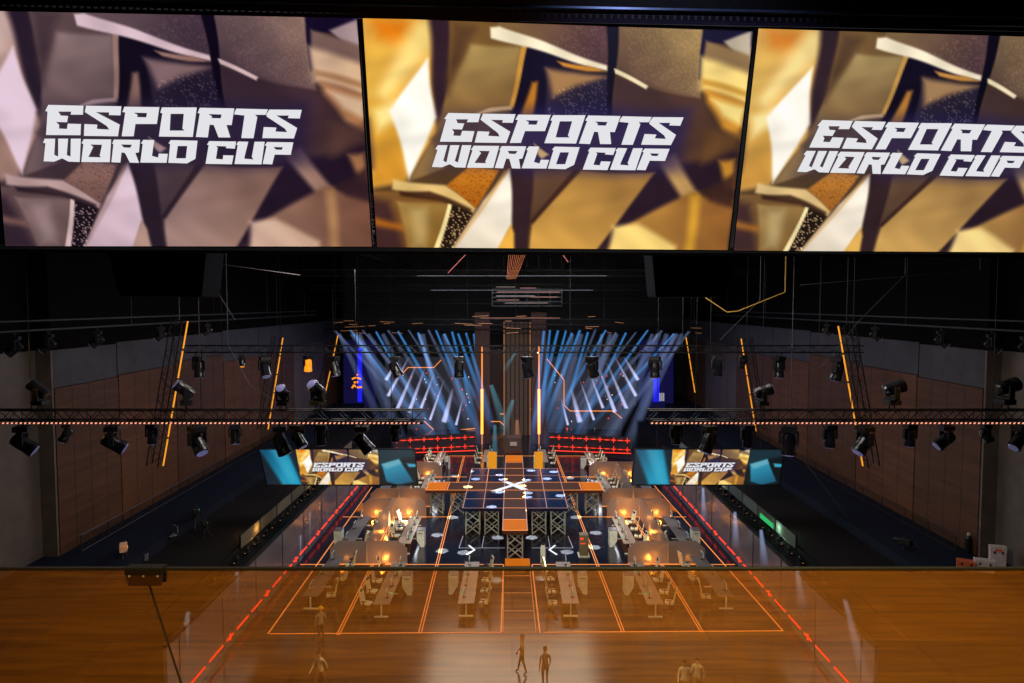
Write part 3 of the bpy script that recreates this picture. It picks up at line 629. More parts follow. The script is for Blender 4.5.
# pads
pads = [((505, 565), (530, 565), 'orange pad at the foot of the central truss tower', 1.1)]
a = Z0(505, 566); b_ = Z0(530, 566); m = MB(); m.bb((a.x, a.y, .0), (b_.x, a.y+1.0, .12)); tag(m.build('orange_floor_pad', ORP), 'orange lit pad on the floor at the foot of the central truss tower', 'floor pad')
for s, side in ((-1, 'left'), (1, 'right')):
    m = MB(); m.bb((CX+s*11.9, 55.1, 0), (CX+s*13.1, 57.2, .1)); tag(m.build('orange_floor_pad', mat('pad_amber', (170, 90, 30), .4, emit=.2, ecol=(200, 110, 40))), f'amber lit floor pad beside the {side} middle partitions', 'floor pad')
# ------------------------------------------------------------------ raised cross shaped stage
ZP = 2.05
st = empty('cross_stage', (0, 0, 0)); tag(st, 'raised cross shaped centre stage with brown runways, navy decks and orange ends', 'stage')
def zp(px, py, o=.0): return atZ(px, py, ZP+o)
XL, XR = zp(462.7, 508.5).x, zp(568, 508.5).x; YF, YB = zp(512, 508.5).y, zp(512, 468.8).y
RL, RR = -.62, 1.02; YA = zp(512, 531).y; YC = zp(512, 456).y
AL, AR = zp(426, 490).x, zp(602.7, 490).x; AF, AB = zp(512, 490.6).y, zp(512, 482.7).y
m = 0
for q in (((XL, YF), (RL, AF)), ((RR, YF), (XR, AF)), ((XL, AB), (RL, YB)), ((RR, AB), (XR, YB))): MB().bb((*q[0], ZP-.2), (*q[1], ZP)).build('navy_deck', NAVY, st)
m = MB(); m.bb((RL, YA, ZP-.22), (RR, YC, ZP+.01)); m.build('centre_runway', BRN, st)
MB().bb((AL, AF, ZP-.22), (RL, AB, ZP+.01)).build('cross_runway', BRN, st); MB().bb((RR, AF, ZP-.22), (AR, AB, ZP+.01)).build('cross_runway', BRN, st)
for a, b_ in (((RL, YA), (RR, YA+2.4)), ((RL, YC-2.6), (RR, YC)), ((AL, AF), (AL+1.6, AB)), ((AR-1.6, AF), (AR, AB))):
    MB().bb((a[0], a[1]+.03, ZP), (b_[0], b_[1]-.03, ZP+.03)).build('orange_end', ORP, st)
PINKL = mat('pale_pink_line', (200, 150, 140), .4, emit=.6, ecol=(205, 150, 140))
m = MB(); z = ZP+.045
for x in (XL, (XL*.5+RL*.5), RL, RR, (XR+RR)/2, XR): flat_line(m, (x, YF if x not in (RL, RR) else YA, z), (x, YB if x not in (RL, RR) else YC, z), .06, z)
for py in (468.8, 475.7, 499.2, 508.5): y = zp(512, py).y; flat_line(m, (XL, y, z), (XR, y, z), .05, z)
m.build('pale_grid_lines', PINKL, st)
z = ZP+.05
def el(a, b_): m = MB(); flat_line(m, a, b_, .06, z); m.build('orange_edge_line', OR, st)
for y in (AF, AB): el((AL, y, z), (AR, y, z))
for x in (AL, AR, AL+1.7, AR-1.7): el((x, AF, z), (x, AB, z))
for py in (456, 463, 468.8, 475.7, 499.2, 508.5, 520, 531): y = zp(512, py).y; el((RL, y, z), (RR, y, z))
el((XL*.5+RL*.5, YB, z), (XL*.5+RL*.5, AB, z)); el((XR*.5+RR*.5, YB, z), (XR*.5+RR*.5, AB, z))
# white X emblem in the middle
cxm = (RL+RR)/2; cym = (AF+AB)/2; m = MB(); z = ZP+.06
m.prism([(cxm-1.0, cym+1.3, z), (cxm-.55, cym+1.4, z), (cxm+1.1, cym-1.1, z), (cxm+.55, cym-1.2, z)], (0, 0, .01))
m.prism([(cxm+.55, cym+1.3, z), (cxm+1.1, cym+1.4, z), (cxm-1.3, cym-1.6, z), (cxm-1.9, cym-1.6, z)], (0, 0, .011))
m.build('x_emblem', XW, st)
# truss towers under the stage
def tower(w, h):
    m = MB()
    for x in (-w/2, w/2):
        for y in (-w/2, w/2): m.tube((x, y, 0), (x, y, h), .045, 6)
    n = 2
    for k in range(n):
        z0 = h*k/n+.05; z1 = h*(k+1)/n-.05
        for y in (-w/2, w/2): m.tube((-w/2, y, z0), (w/2, y, z1), .045, 5); m.tube((w/2, y, z0), (-w/2, y, z1), .045, 5)
        for x in (-w/2, w/2): m.tube((x, -w/2, z0), (x, w/2, z1), .045, 5); m.tube((x, w/2, z0), (x, -w/2, z1), .045, 5)
    return m
TWS = [(XL+.7, YF+.8), (XL+2.1, YF+.8), (XR-2.1, YF+.8), (XR-.7, YF+.8), (cxm, YA+.9), (AL+.8, AF+1.0), (AL+2.5, AF+1.0), (AR-2.5, AF+1.0), (AR-.8, AF+1.0), (XL+.7, YB-.8), (XR-.7, YB-.8), (cxm, YC-.9)]
base = None
for i, (x, y) in enumerate(TWS):
    if base is None:
        base = tower(1.0, ZP-.22).build('truss_leg', SILV, st); base.location = (x, y, 0)
    else:
        c = base.copy(); COL.objects.link(c); c.parent = st; c.location = (x, y, 0)
# ------------------------------------------------------------------ partitions
def frost(name, c, fac=.30):
    m = bpy.data.materials.new(name); m.use_nodes = True; nt = m.node_tree; N = nt.nodes; L = nt.links; N.remove(N['Principled BSDF'])
    d = N.new('ShaderNodeBsdfDiffuse'); tr = N.new('ShaderNodeBsdfTranslucent'); t = N.new('ShaderNodeBsdfTransparent'); g = N.new('ShaderNodeBsdfGlossy'); g.inputs['Roughness'].default_value = .3
    nz = N.new('ShaderNodeTexNoise'); nz.inputs['Scale'].default_value = 1.5; rp = N.new('ShaderNodeValToRGB'); rp.color_ramp.elements[0].color = (*[k*.8 for k in lin(c)], 1); rp.color_ramp.elements[1].color = (*lin(c), 1)
    L.new(nz.outputs[0], rp.inputs[0]); L.new(rp.outputs[0], d.inputs[0]); L.new(rp.outputs[0], tr.inputs[0])
    a = N.new('ShaderNodeMixShader'); a.inputs[0].default_value = .5; L.new(d.outputs[0], a.inputs[1]); L.new(tr.outputs[0], a.inputs[2])
    b_ = N.new('ShaderNodeMixShader'); b_.inputs[0].default_value = .12; L.new(a.outputs[0], b_.inputs[1]); L.new(g.outputs[0], b_.inputs[2])
    e = N.new('ShaderNodeMixShader'); e.inputs[0].default_value = fac; L.new(b_.outputs[0], e.inputs[1]); L.new(t.outputs[0], e.inputs[2]); L.new(e.outputs[0], N['Material Output'].inputs[0]); return m
FROST = frost('frosted_acrylic', (172, 154, 142), .18)
rows = [(43.8, 'front'), (53.7, 'middle'), (56.6, 'rear middle'), (66.3, 'rear')]
def panel(x0, x1, y, h, chL, chR, parent):
    pts = [(x0, y, 0), (x1, y, 0)]
    pts += [(x1, y, h-.5), (x1-.55, y, h)] if chR else [(x1, y, h)]
    pts += [(x0+.55, y, h), (x0, y, h-.5)] if chL else [(x0, y, h)]
    return MB().prism(pts, (0, .05, 0)).build('acrylic_panel', FROST, parent)
for s, side in ((-1, 'left'), (1, 'right')):
    for Y, nm in rows:
        r = empty('partition_screen', (0, 0, 0)); tag(r, f'frosted cross partition of the {side} team area, {nm} row', 'partition')
        xo, xm, xi = CX+s*12.25, CX+s*9.85, CX+s*7.2
        lo, hi = (xo, xm) if s < 0 else (xm, xo)
        panel(lo, hi-.03 if s < 0 else hi, Y, 1.55, s < 0, s > 0, r)
        lo, hi = (xm, xi) if s < 0 else (xi, xm)
        panel(lo+.03, hi, Y, 1.55, s > 0, s < 0, r)
        m = MB(); m.tube((xm, Y, 0), (xm, Y, 1.57), .035, 6); m.build('post', SILV, r)
        m = MB(); m.bb((min(xo, xi), Y-.06, 0), (max(xo, xi), Y-.02, .05)); m.build('orange_foot_strip', OR, r)
    for Y0, Y1, nm in ((43.9, 53.6, 'front'), (56.7, 66.2, 'rear')):
        r = empty('divider_screen'); tag(r, f'long frosted divider running front to back in the {side} team area, {nm} pair of rows', 'partition')
        MB().bb((CX+s*9.85-.025, Y0, 0), (CX+s*9.85+.025, Y1, 1.55)).build('acrylic_panel', FROST, r)
        MB().bb((CX+s*9.85+.04, Y0, 0), (CX+s*9.85+.09, Y1, .05)).build('orange_foot_strip', OR, r)
# ------------------------------------------------------------------ desks, monitors, chairs, cabinets
def make_desk(Ln, top):
    r = empty('gaming_desk'); w = .9
    MB().bb((-w/2, 0, .71), (w/2, Ln/2-.01, .75)).build('desktop', top, r, bevel=.01); MB().bb((-w/2, Ln/2+.01, .71), (w/2, Ln, .75)).build('desktop', top, r, bevel=.01)
    for y in (.05, Ln/2, Ln-.05):
        m = MB(); m.bb((-.04, y-.04, .06), (.04, y+.04, .71)); m.bb((-.38, y-.05, 0), (.38, y+.05, .06)); m.build('leg', LEGM, r)
    m = MB(); m.bb((-.04, .05, .62), (.04, Ln-.05, .7)); m.build('cross_beam', LEGM, r)
    return r
def make_monitor():
    r = empty('monitor'); MB().bb((-.02, -.3, .14), (.02, .3, .5)).build('casing', LEGM, r, bevel=.008); MB().bb((.021, -.28, .16), (.026, .28, .48)).build('screen', SCRB, r)
    m = MB(); m.bb((-.05, -.03, .015), (-.02, .03, .3)); m.bb((-.12, -.12, 0), (.08, .12, .018)); m.build('stand', BLK, r); return r
def make_chair():
    r = empty('gaming_chair')
    m = MB(); m.box((0, 0, .46), (.52, .52, .12)); m.build('seat', CREAM, r, bevel=.04)
    m = MB(); p = []
    prof = [(-.26, .5), (-.3, .75), (-.36, 1.05), (-.42, 1.28), (-.36, 1.3), (-.29, 1.06), (-.22, .76), (-.18, .52)]
    m.prism([(x, -.25, z) for x, z in prof], (0, .5, 0)); m.build('backrest', CREAM, r, bevel=.03)
    m = MB(); m.box((-.31, 0, 1.17), (.1, .26, .14), Matrix.Rotation(-.25, 3, 'Y')); m.build('headrest', BLK, r, bevel=.03)
    for s in (-1, 1): m = MB(); m.box((0, s*.31, .68), (.3, .06, .04)); m.box((-.03, s*.31, .56), (.05, .04, .22)); m.build('armrest', BLK, r)
    m = MB(); m.tube((0, 0, .1), (0, 0, .42), .035, 8)
    for k in range(5): t = k*2*PI/5; m.tube((0, 0, .11), (.3*math.cos(t), .3*math.sin(t), .05), .025, 6); m.tube((.3*math.cos(t), .3*math.sin(t)-.02, .035), (.3*math.cos(t), .3*math.sin(t)+.02, .035), .035, 8)
    m.build('swivel_base', BLK, r); return r
def make_cab():
    r = empty('computer_cabinet')
    MB().prism([(-.27, -.38, 1.15), (.27, -.38, 1.15), (.27, -.38, .0), (.02, -.38, 0), (-.27, -.38, .5)], (0, .76, 0)).build('body', WBOX, r, bevel=.02)
    MB().bb((-.27, -.38, 1.155), (.27, .38, 1.18)).build('top', DESKG, r)
    MB().bb((-.15, -.385, .95), (.15, -.381, 1.0)).build('vent_slot', BLK, r); return r
PD = {'t': make_desk(6.0, DESK), 'g': make_desk(6.0, DESKG)}; PM = make_monitor(); PC_ = make_chair(); PB = make_cab(); used = set()
def inst(kind, proto, loc, rot, label, cat, group, skip=()):
    if kind not in used:
        used.add(kind); o = proto; o.location = loc; o.rotation_euler = rot
    else: o = dup(proto, loc, rot, skip=skip)
    tag(o, label, cat, group); return o
PIND = MB(); PIND.box((0, 0, .02), (.12, .12, .05)); 
def station(x, y, side, where, chair_side, kind='t', nch=4, cab=True, L_=6.0):
    inst('d'+kind, PD[kind], (x, y, 0), (0, 0, 0), f'long {"taupe" if kind == "t" else "grey"} gaming desk on T legs, {where}', 'desk', 'gaming desks')
    for k in range(nch):
        yy = y+.8+k*(L_-1.2)/max(1, nch-1)*.98
        inst('m', PM, (x-chair_side*.15, yy, .75), (0, 0, 0 if chair_side > 0 else PI), f'slim monitor, {ORD_[k]} from the front, {where}', 'monitor', 'monitors on the gaming desks')
        inst('c', PC_, (x+chair_side*.95, yy+random.uniform(-.1, .1), 0), (0, 0, PI+random.uniform(-.35, .35) if chair_side > 0 else random.uniform(-.35, .35)), f'cream gaming chair, {ORD_[k]} from the front, {where}', 'chair', 'gaming chairs')
        if k % 2 == 0:
            o = MB(); o.box((0, 0, .03), (.26, .2, .06)); tag_o = o.build('keypad_console', CYAN); tag_o.location = (x-chair_side*.3, yy+.55, .75); tag_o.scale = (.5, .5, .8); tag(tag_o, f'small teal lit console, {"nearer" if k == 0 else "farther"} one, {where}', 'console', 'teal consoles')
    if cab: inst('b', PB, (x-chair_side*.95, y+(3.2 if y < 40 else 1.7), 0), (0, 0, 0 if chair_side < 0 else PI), f'white cabinet with tapered foot, {where}', 'cabinet', 'white cabinets')
for s, side in ((-1, 'left'), (1, 'right')):
    station(CX+s*7.45, 36.2, side, f'outer desk of the {side} front team area', s, 't', 4)
    station(CX+s*2.85, 36.3, side, f'inner desk of the {side} front team area', -s, 't', 4)
    station(CX+s*11.6, 37.2, side, f'dim outermost desk of the {side} front area', -s, 'g', 3, False)
    station(CX+s*7.7, 45.6, side, f'inner desk of the {side} middle area', s, 't', 4)
    station(CX+s*11.6, 45.6, side, f'outer desk of the {side} middle area', -s, 'g', 3)
    station(CX+s*8.0, 58.5, side, f'inner desk of the {side} rear area', s, 't', 4)
    station(CX+s*11.6, 58.5, side, f'outer desk of the {side} rear area', -s, 'g', 3, False)
    station(CX+s*8.0, 68.3, side, f'desk of the {side} back area', s, 't', 4)
    # orange backed desk on either side of the stage back
    station(CX+s*2.95, 69.6, side, f'narrow desk {side} of the rear runway', s, 't', 3, False)
    r = empty('orange_booth', (CX+s*2.35, 68.6, 0)); tag(r, f'bright orange upright booth panel {side} of the rear runway', 'booth')
    MB().bb((-.45, 0, 0), (.45, .15, 2.0)).build('panel', mat('booth_orange', (250, 165, 30), .4, emit=.7, ecol=(250, 160, 30)), r, bevel=.03)
    MB().bb((-.5, -.3, 0), (-.45, .5, 1.6)).build('side_wing', WBOX, r)
# small stage hardware near the glass rail: tall white speaker, small rack
r = empty('white_floor_speaker', (Z0(543, 563).x, Z0(543, 563).y, 0)); tag(r, 'slim white floor speaker with rounded shoulders right of the central tower', 'speaker')
MB().prism([(-.16, 0, 0), (.16, 0, 0), (.16, 0, .95), (.1, 0, 1.15), (-.1, 0, 1.15), (-.16, 0, .95)], (0, .3, 0)).build('body', WBOX, r, bevel=.02); MB().lathe([(.09, 0), (.1, .03), (.06, .14), (.02, .18)], 12, c=(0, .15, 1.15)).build('cap', BLK, r)
r = empty('equipment_rack', (Z0(584, 557).x, Z0(584, 557).y, 0)); tag(r, 'small olive equipment rack with red lights right of the centre stage', 'rack')
MB().bb((-.3, 0, .08), (.3, .6, 1.5)).build('body', mat('rack_olive', (110, 95, 65), .5), r, bevel=.02); MB().bb((-.38, -.1, 0), (.38, .7, .08)).build('foot', WBOX, r); m = MB(); m.bb((-.25, -.02, 1.2), (-.05, 0, 1.3)); m.bb((-.25, -.02, .9), (.1, 0, .94)); m.build('red_lamps', RED, r)
# ------------------------------------------------------------------ back of the hall
bp = empty('stage_backdrop', (0, 92, 0)); tag(bp, 'dark grey LED backdrop with orange outlines behind the back stage', 'backdrop')
BKD = mat('backdrop_grey', (58, 58, 66), .2, emit=.07, ecol=(110, 108, 120))
for q in ([(385, 357), (476, 357), (476, 450), (385, 450)], [(547, 357), (636, 357), (636, 450), (547, 450)]):
    P = [atY(x, y, 92)-Vector((0, 92, 0)) for x, y in q]; MB().prism(P, (0, .2, 0)).build('led_panel', BKD, bp)
P = [atY(x, y, 92)-Vector((0, 92, 0)) for x, y in [(476, 350), (547, 350), (547, 458), (476, 458)]]
MB().prism(P, (0, .3, 0)).build('centre_panel', mat('backdrop_centre', (46, 34, 34), .3, emit=.05, ecol=(120, 80, 60)), bp)
outl = [[(400, 376), (408, 367.5), (434, 367.5), (441, 360)], [(424, 421), (436, 432), (475, 428.5)], [(394, 434), (402, 425)], [(547, 359), (564, 380), (564, 405), (570, 411), (613, 411), (621, 417.6), (643, 433)], [(500, 414), (516, 414), (523, 409), (531, 409)], [(491, 421.5), (500, 421.5), (513, 434)]]
for pl in outl:
    m = MB(); m.path([atY(x, y, 91.9)-Vector((0, 92, 0)) for x, y in pl], .07, 4); m.build('orange_outline', OR, bp)
random.seed(9)
for s, side in ((-1, 'left'), (1, 'right')):
    m = MB(); mr = MB()
    for k in range(26):
        px = 512+s*random.uniform(42, 118); py = random.uniform(372, 432); c = atY(px, py, 91.8)-Vector((0, 92, 0)); d = random.uniform(.05, .13)
        (m if k % 2 else mr).box(c, (d, .04, d*random.uniform(1, 2)))
    m.build('white_sparks', XW, bp); mr.build('red_sparks', RED, bp)
# red dashed curved fascias
for s, side in ((-1, 'left'), (1, 'right')):
    r = empty('tier_fascia', (0, 0, 0)); tag(r, f'curved dark stand front with rows of red light dashes, {side} of the back stage', 'stand front')
    def fx(t): return 512+s*(37+t*(82))
    def fy(t): return 436+s*0+4*t*t
    pts = []
    for k in range(13): pts.append((k/12))
    m = MB(); Yf = lambda t: 76.8-3.5*t*t
    vs = []; 
    for t in pts:
        a = atY(fx(t), 433+5*t, Yf(t)+.2); b_ = atY(fx(t), 453+5*t, Yf(t)+.2); b_.z = 0; vs += [a, b_]
    fs = [(2*k, 2*k+1, 2*k+3, 2*k+2) for k in range(12)]
    m.add(vs+[v+Vector((0, .3, 0)) for v in vs], fs+[tuple(i+26 for i in reversed(f)) for f in fs]); m.build('curved_front', mat('fascia_dark', (40, 32, 40), .35), r)
    for rr, py in enumerate((437, 446)):
        m = MB()
        for k in range(12):
            t0 = k/12+.012; t1 = (k+1)/12-.018; z = .13 if rr == 0 else .1
            a = atY(fx(t0), py+4*t0, Yf(t0)); b_ = atY(fx(t1), py+4*t1, Yf(t1)); m.tube(a, b_, z*.42, 4)
            if k % 2: c = (a+b_)/2; m.tube(c+Vector((0, 0, .28)), c-Vector((0, 0, .28)), .045, 4)
        m.path([atY(fx(t), py+4*t, Yf(t)) for t in pts], .012, 4)
        m.build('red_dash_row', RED, r)
    m = MB(); m.path([atY(fx(t), 450.5+3*t, Yf(t)) for t in pts], .05, 4); m.build('red_line', RED, r)
# vertical LED columns flanking the centre
for x, side in ((482, 'left'), (539, 'right')):
    r = empty('led_column', (0, 0, 0)); tag(r, f'tall dark column with a glowing orange tube, {side} of the centre stage back', 'column')
    a = atY(x, 345, 82); b_ = atY(x, 389, 82); c = atY(x, 434, 82); d = atY(x, 457, 82)
    m = MB(); m.tube(a, b_, .1, 8); m.build('upper_tube', OR, r); m = MB(); m.tube(b_, c, .16, 8); m.build('lower_tube', ORH, r); m = MB(); m.tube(c, d, .06, 8); m.build('foot_tube', OR, r)
    sx = -.75 if side == 'right' else .75
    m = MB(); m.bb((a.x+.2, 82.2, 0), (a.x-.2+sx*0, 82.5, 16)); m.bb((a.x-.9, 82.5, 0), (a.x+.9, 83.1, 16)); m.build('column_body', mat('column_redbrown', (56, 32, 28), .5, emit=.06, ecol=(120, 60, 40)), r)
cc = empty('centre_column', (0, 0, 0)); tag(cc, 'pale brown ribbed column in the middle of the back stage', 'column')
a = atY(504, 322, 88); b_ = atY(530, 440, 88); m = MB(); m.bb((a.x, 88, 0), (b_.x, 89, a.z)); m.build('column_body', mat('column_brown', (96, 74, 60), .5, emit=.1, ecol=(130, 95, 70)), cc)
m = MB()
for k in range(6): x = a.x+(b_.x-a.x)*(k+.5)/6; m.bb((x-.08, 87.85, 0), (x+.08, 88, a.z))
m.build('ribs', mat('column_rib', (60, 44, 36), .5), cc)
m = MB(); 
for x in (a.x, b_.x): m.tube((x, 87.85, b_.z), (x, 87.85, a.z), .06, 4)
m.build('edge_strips', ORD, cc)
r = empty('rear_podium', (cxm-.05, YC+2, 0)); tag(r, 'dark brown stepped podium at the far end of the runway', 'podium')
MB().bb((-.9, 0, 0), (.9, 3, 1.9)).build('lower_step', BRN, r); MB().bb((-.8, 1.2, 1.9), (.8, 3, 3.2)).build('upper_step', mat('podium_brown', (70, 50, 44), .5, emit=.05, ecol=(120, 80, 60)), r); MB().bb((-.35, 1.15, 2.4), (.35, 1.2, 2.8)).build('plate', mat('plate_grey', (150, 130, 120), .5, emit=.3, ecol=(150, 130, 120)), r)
# blue light panels, each with its halo made as a dim glowing sheet
for side, q, em in (('left', [(357.5, 348), (361.8, 348), (361.8, 402), (357.5, 402)], [(353, 377), (357, 375.5), (361, 377), (360, 380), (356, 379), (353, 381.5)]), ('right', [(653.5, 366), (659.5, 366), (659.5, 402), (653.5, 402)], None)):
    r = empty('blue_light_panel'); tag(r, f'narrow glowing blue vertical panel at the {side} of the back stage', 'light panel')
    MB().prism([atY(x, y, 90) for x, y in q], (0, .1, 0)).build('glow_strip', BLUE, r)
    x0, x1 = min(c[0] for c in q)-14, max(c[0] for c in q)+14
    MB().prism([atY(x, y, 90.3) for x, y in ((x0, 340), (x1, 340), (x1, 408), (x0, 408))], (0, .2, 0)).build('halo_sheet', mat('blue_halo', (16, 14, 70), .7, emit=.25, ecol=(18, 14, 90)), r)
    if em: m = MB(); m.path([atY(x, y, 89.8) for x, y in [(352, 388), (354, 385), (357, 387.5), (362, 387)]], .12, 5); m.path([atY(x, y, 89.8) for x, y in [(352, 379), (356, 377.5), (361, 379)]], .12, 5); m.tube(atY(354, 382.5, 89.8), atY(358, 382, 89.8), .14, 5); m.tube(atY(356, 375, 89.8), atY(358, 374.6, 89.8), .1, 5); m.build('orange_emblem', AMB, r)
    else:
        m = MB()
        for k in range(3): m.tube(atY(660+k*1.8, 393, 89.8), atY(660+k*1.8, 401, 89.8), .09, 5)
        m.build('white_bars', mat('bar_white', (190, 190, 200), .4, emit=.5, ecol=(180, 180, 190)), r)
# back rig: trusses with many small lamps
RY = 78
for i, (Y, py) in enumerate(((74, 322), (80, 327), (86, 331))):
    z = atY(512, py, Y).z; place_truss((atY(325, py, Y).x, Y, z), (atY(700, py, Y).x, Y, z), .6, f'dark rig truss above the back stage, {["front", "middle", "rear"][i]} one of three', 'rig_truss', r=.05)
    for j, px in enumerate((340, 430, 512, 600, 690)):
        x = atY(px, py, Y).x+.45; cable('hanging_cable', (x, Y, z+.3), (x, Y, 24.95), .03, f'cable above the {["front", "middle", "rear"][i]} back stage rig truss, {ORD_[j]} from left', 'back rig cables')
m = MB()
random.seed(12)
WARM = mat('rig_warm', (150, 100, 60), .4, emit=.5, ecol=(150, 96, 60))
for k in range(26):
    px = random.uniform(330, 700); py = random.uniform(316, 334); a = atY(px, py, 73.4); m.tube(a, a+Vector((random.uniform(.5, 2.2), 0, random.uniform(-.1, .1))), .035, 4)
tag(m.build('rig_warm_tubes', WARM), 'scattered dim warm tubes among the back stage rig', 'rig lights', None, 'stuff')
# ------------------------------------------------------------------ light beams in the haze, and reflected streaks, as glowing cones
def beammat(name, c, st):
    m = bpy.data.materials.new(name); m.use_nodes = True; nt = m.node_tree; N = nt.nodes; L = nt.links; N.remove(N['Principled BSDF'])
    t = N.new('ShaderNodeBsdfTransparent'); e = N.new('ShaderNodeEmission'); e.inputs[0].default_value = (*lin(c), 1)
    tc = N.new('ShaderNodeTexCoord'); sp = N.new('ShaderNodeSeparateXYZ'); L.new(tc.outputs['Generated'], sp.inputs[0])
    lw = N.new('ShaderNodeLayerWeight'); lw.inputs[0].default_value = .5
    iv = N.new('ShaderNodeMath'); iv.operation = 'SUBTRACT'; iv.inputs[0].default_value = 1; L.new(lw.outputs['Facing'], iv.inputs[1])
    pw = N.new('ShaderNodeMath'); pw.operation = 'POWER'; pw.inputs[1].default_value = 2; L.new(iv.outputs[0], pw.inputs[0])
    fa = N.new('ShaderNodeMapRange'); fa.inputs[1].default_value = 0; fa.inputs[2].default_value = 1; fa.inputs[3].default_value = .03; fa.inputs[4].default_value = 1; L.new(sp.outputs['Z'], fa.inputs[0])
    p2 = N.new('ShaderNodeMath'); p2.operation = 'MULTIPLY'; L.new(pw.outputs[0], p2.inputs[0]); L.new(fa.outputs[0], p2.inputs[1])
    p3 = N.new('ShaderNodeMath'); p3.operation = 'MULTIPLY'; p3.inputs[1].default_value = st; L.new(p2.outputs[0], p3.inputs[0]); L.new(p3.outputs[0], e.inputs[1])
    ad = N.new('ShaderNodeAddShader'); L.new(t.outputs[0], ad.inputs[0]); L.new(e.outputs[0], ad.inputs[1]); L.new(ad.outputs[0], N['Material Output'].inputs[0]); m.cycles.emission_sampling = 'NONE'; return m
BM = [beammat('beam_blue', (60, 140, 215), .36), beammat('beam_pale', (130, 150, 200), .12), beammat('lavender_reflection_glow', (190, 195, 240), .6), beammat('beam_cyan', (110, 190, 215), .14), beammat('beam_warm', (220, 150, 110), .18), beammat('wall_reflection_glow', (170, 190, 235), .3)]
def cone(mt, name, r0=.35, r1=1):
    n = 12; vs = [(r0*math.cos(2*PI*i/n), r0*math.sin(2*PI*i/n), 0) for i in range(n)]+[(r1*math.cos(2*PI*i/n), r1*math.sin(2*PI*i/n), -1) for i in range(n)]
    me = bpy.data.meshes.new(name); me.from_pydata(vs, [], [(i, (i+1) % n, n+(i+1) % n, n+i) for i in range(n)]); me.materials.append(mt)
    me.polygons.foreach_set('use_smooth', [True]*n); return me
CM = [cone(b_, 'ray_glow_cone', *((1.0, .45) if i == 2 else (.35, 1))) for i, b_ in enumerate(BM)]
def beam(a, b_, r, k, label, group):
    a = Vector(a); b_ = Vector(b_); d = b_-a; o = bpy.data.objects.new('ray_glow_cone', CM[k]); COL.objects.link(o)
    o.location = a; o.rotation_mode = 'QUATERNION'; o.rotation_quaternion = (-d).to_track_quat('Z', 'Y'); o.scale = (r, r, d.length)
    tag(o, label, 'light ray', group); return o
random.seed(21)
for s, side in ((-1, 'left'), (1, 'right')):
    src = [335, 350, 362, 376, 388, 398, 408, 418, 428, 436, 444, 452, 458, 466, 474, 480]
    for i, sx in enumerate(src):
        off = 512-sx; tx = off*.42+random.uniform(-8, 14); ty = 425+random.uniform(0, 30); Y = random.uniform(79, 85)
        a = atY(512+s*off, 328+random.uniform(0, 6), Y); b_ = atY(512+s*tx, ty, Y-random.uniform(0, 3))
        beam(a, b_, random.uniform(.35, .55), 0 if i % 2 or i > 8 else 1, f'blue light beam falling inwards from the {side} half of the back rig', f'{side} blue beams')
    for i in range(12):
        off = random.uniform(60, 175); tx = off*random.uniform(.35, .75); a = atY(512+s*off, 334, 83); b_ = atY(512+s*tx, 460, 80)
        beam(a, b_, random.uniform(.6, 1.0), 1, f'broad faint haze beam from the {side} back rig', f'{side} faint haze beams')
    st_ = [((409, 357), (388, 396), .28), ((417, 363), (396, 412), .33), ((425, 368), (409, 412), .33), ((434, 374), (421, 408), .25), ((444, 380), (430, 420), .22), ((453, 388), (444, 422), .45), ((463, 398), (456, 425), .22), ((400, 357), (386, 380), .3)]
    for i, (a, b_, r_) in enumerate(st_):  # streaks mirrored in the backdrop, built as glowing cones in front of it
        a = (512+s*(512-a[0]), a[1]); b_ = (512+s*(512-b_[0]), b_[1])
        beam(atY(*b_, 90.5), atY(*a, 90.5), r_, 2, f'lavender reflected streak leaning outwards over the {side} backdrop, {ORD_[i]} from outside', f'{side} lavender streaks')
    # upright reflections in the side walls, built as pale glowing cones
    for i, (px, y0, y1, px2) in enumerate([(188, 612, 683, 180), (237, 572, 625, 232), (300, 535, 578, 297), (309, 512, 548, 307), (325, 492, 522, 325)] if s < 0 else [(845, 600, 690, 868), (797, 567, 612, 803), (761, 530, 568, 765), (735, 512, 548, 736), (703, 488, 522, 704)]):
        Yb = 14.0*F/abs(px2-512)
        beam(atY(px, y0, Yb), atY(px2, y1, Yb), .3, 5, f'pale glowing cone for a reflection in the {side} LED wall, {ORD_[i]} from the front', f'{side} wall reflection cones')
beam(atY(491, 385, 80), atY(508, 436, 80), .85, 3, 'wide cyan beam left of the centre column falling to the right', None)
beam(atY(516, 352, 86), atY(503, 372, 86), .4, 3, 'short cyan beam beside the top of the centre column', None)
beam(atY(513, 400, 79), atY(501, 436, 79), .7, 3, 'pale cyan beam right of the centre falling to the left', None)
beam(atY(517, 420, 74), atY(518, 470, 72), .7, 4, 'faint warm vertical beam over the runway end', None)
beam(atY(495, 425, 74), atY(494, 482, 72), .6, 3, 'vertical cyan beam just left of the runway', None)
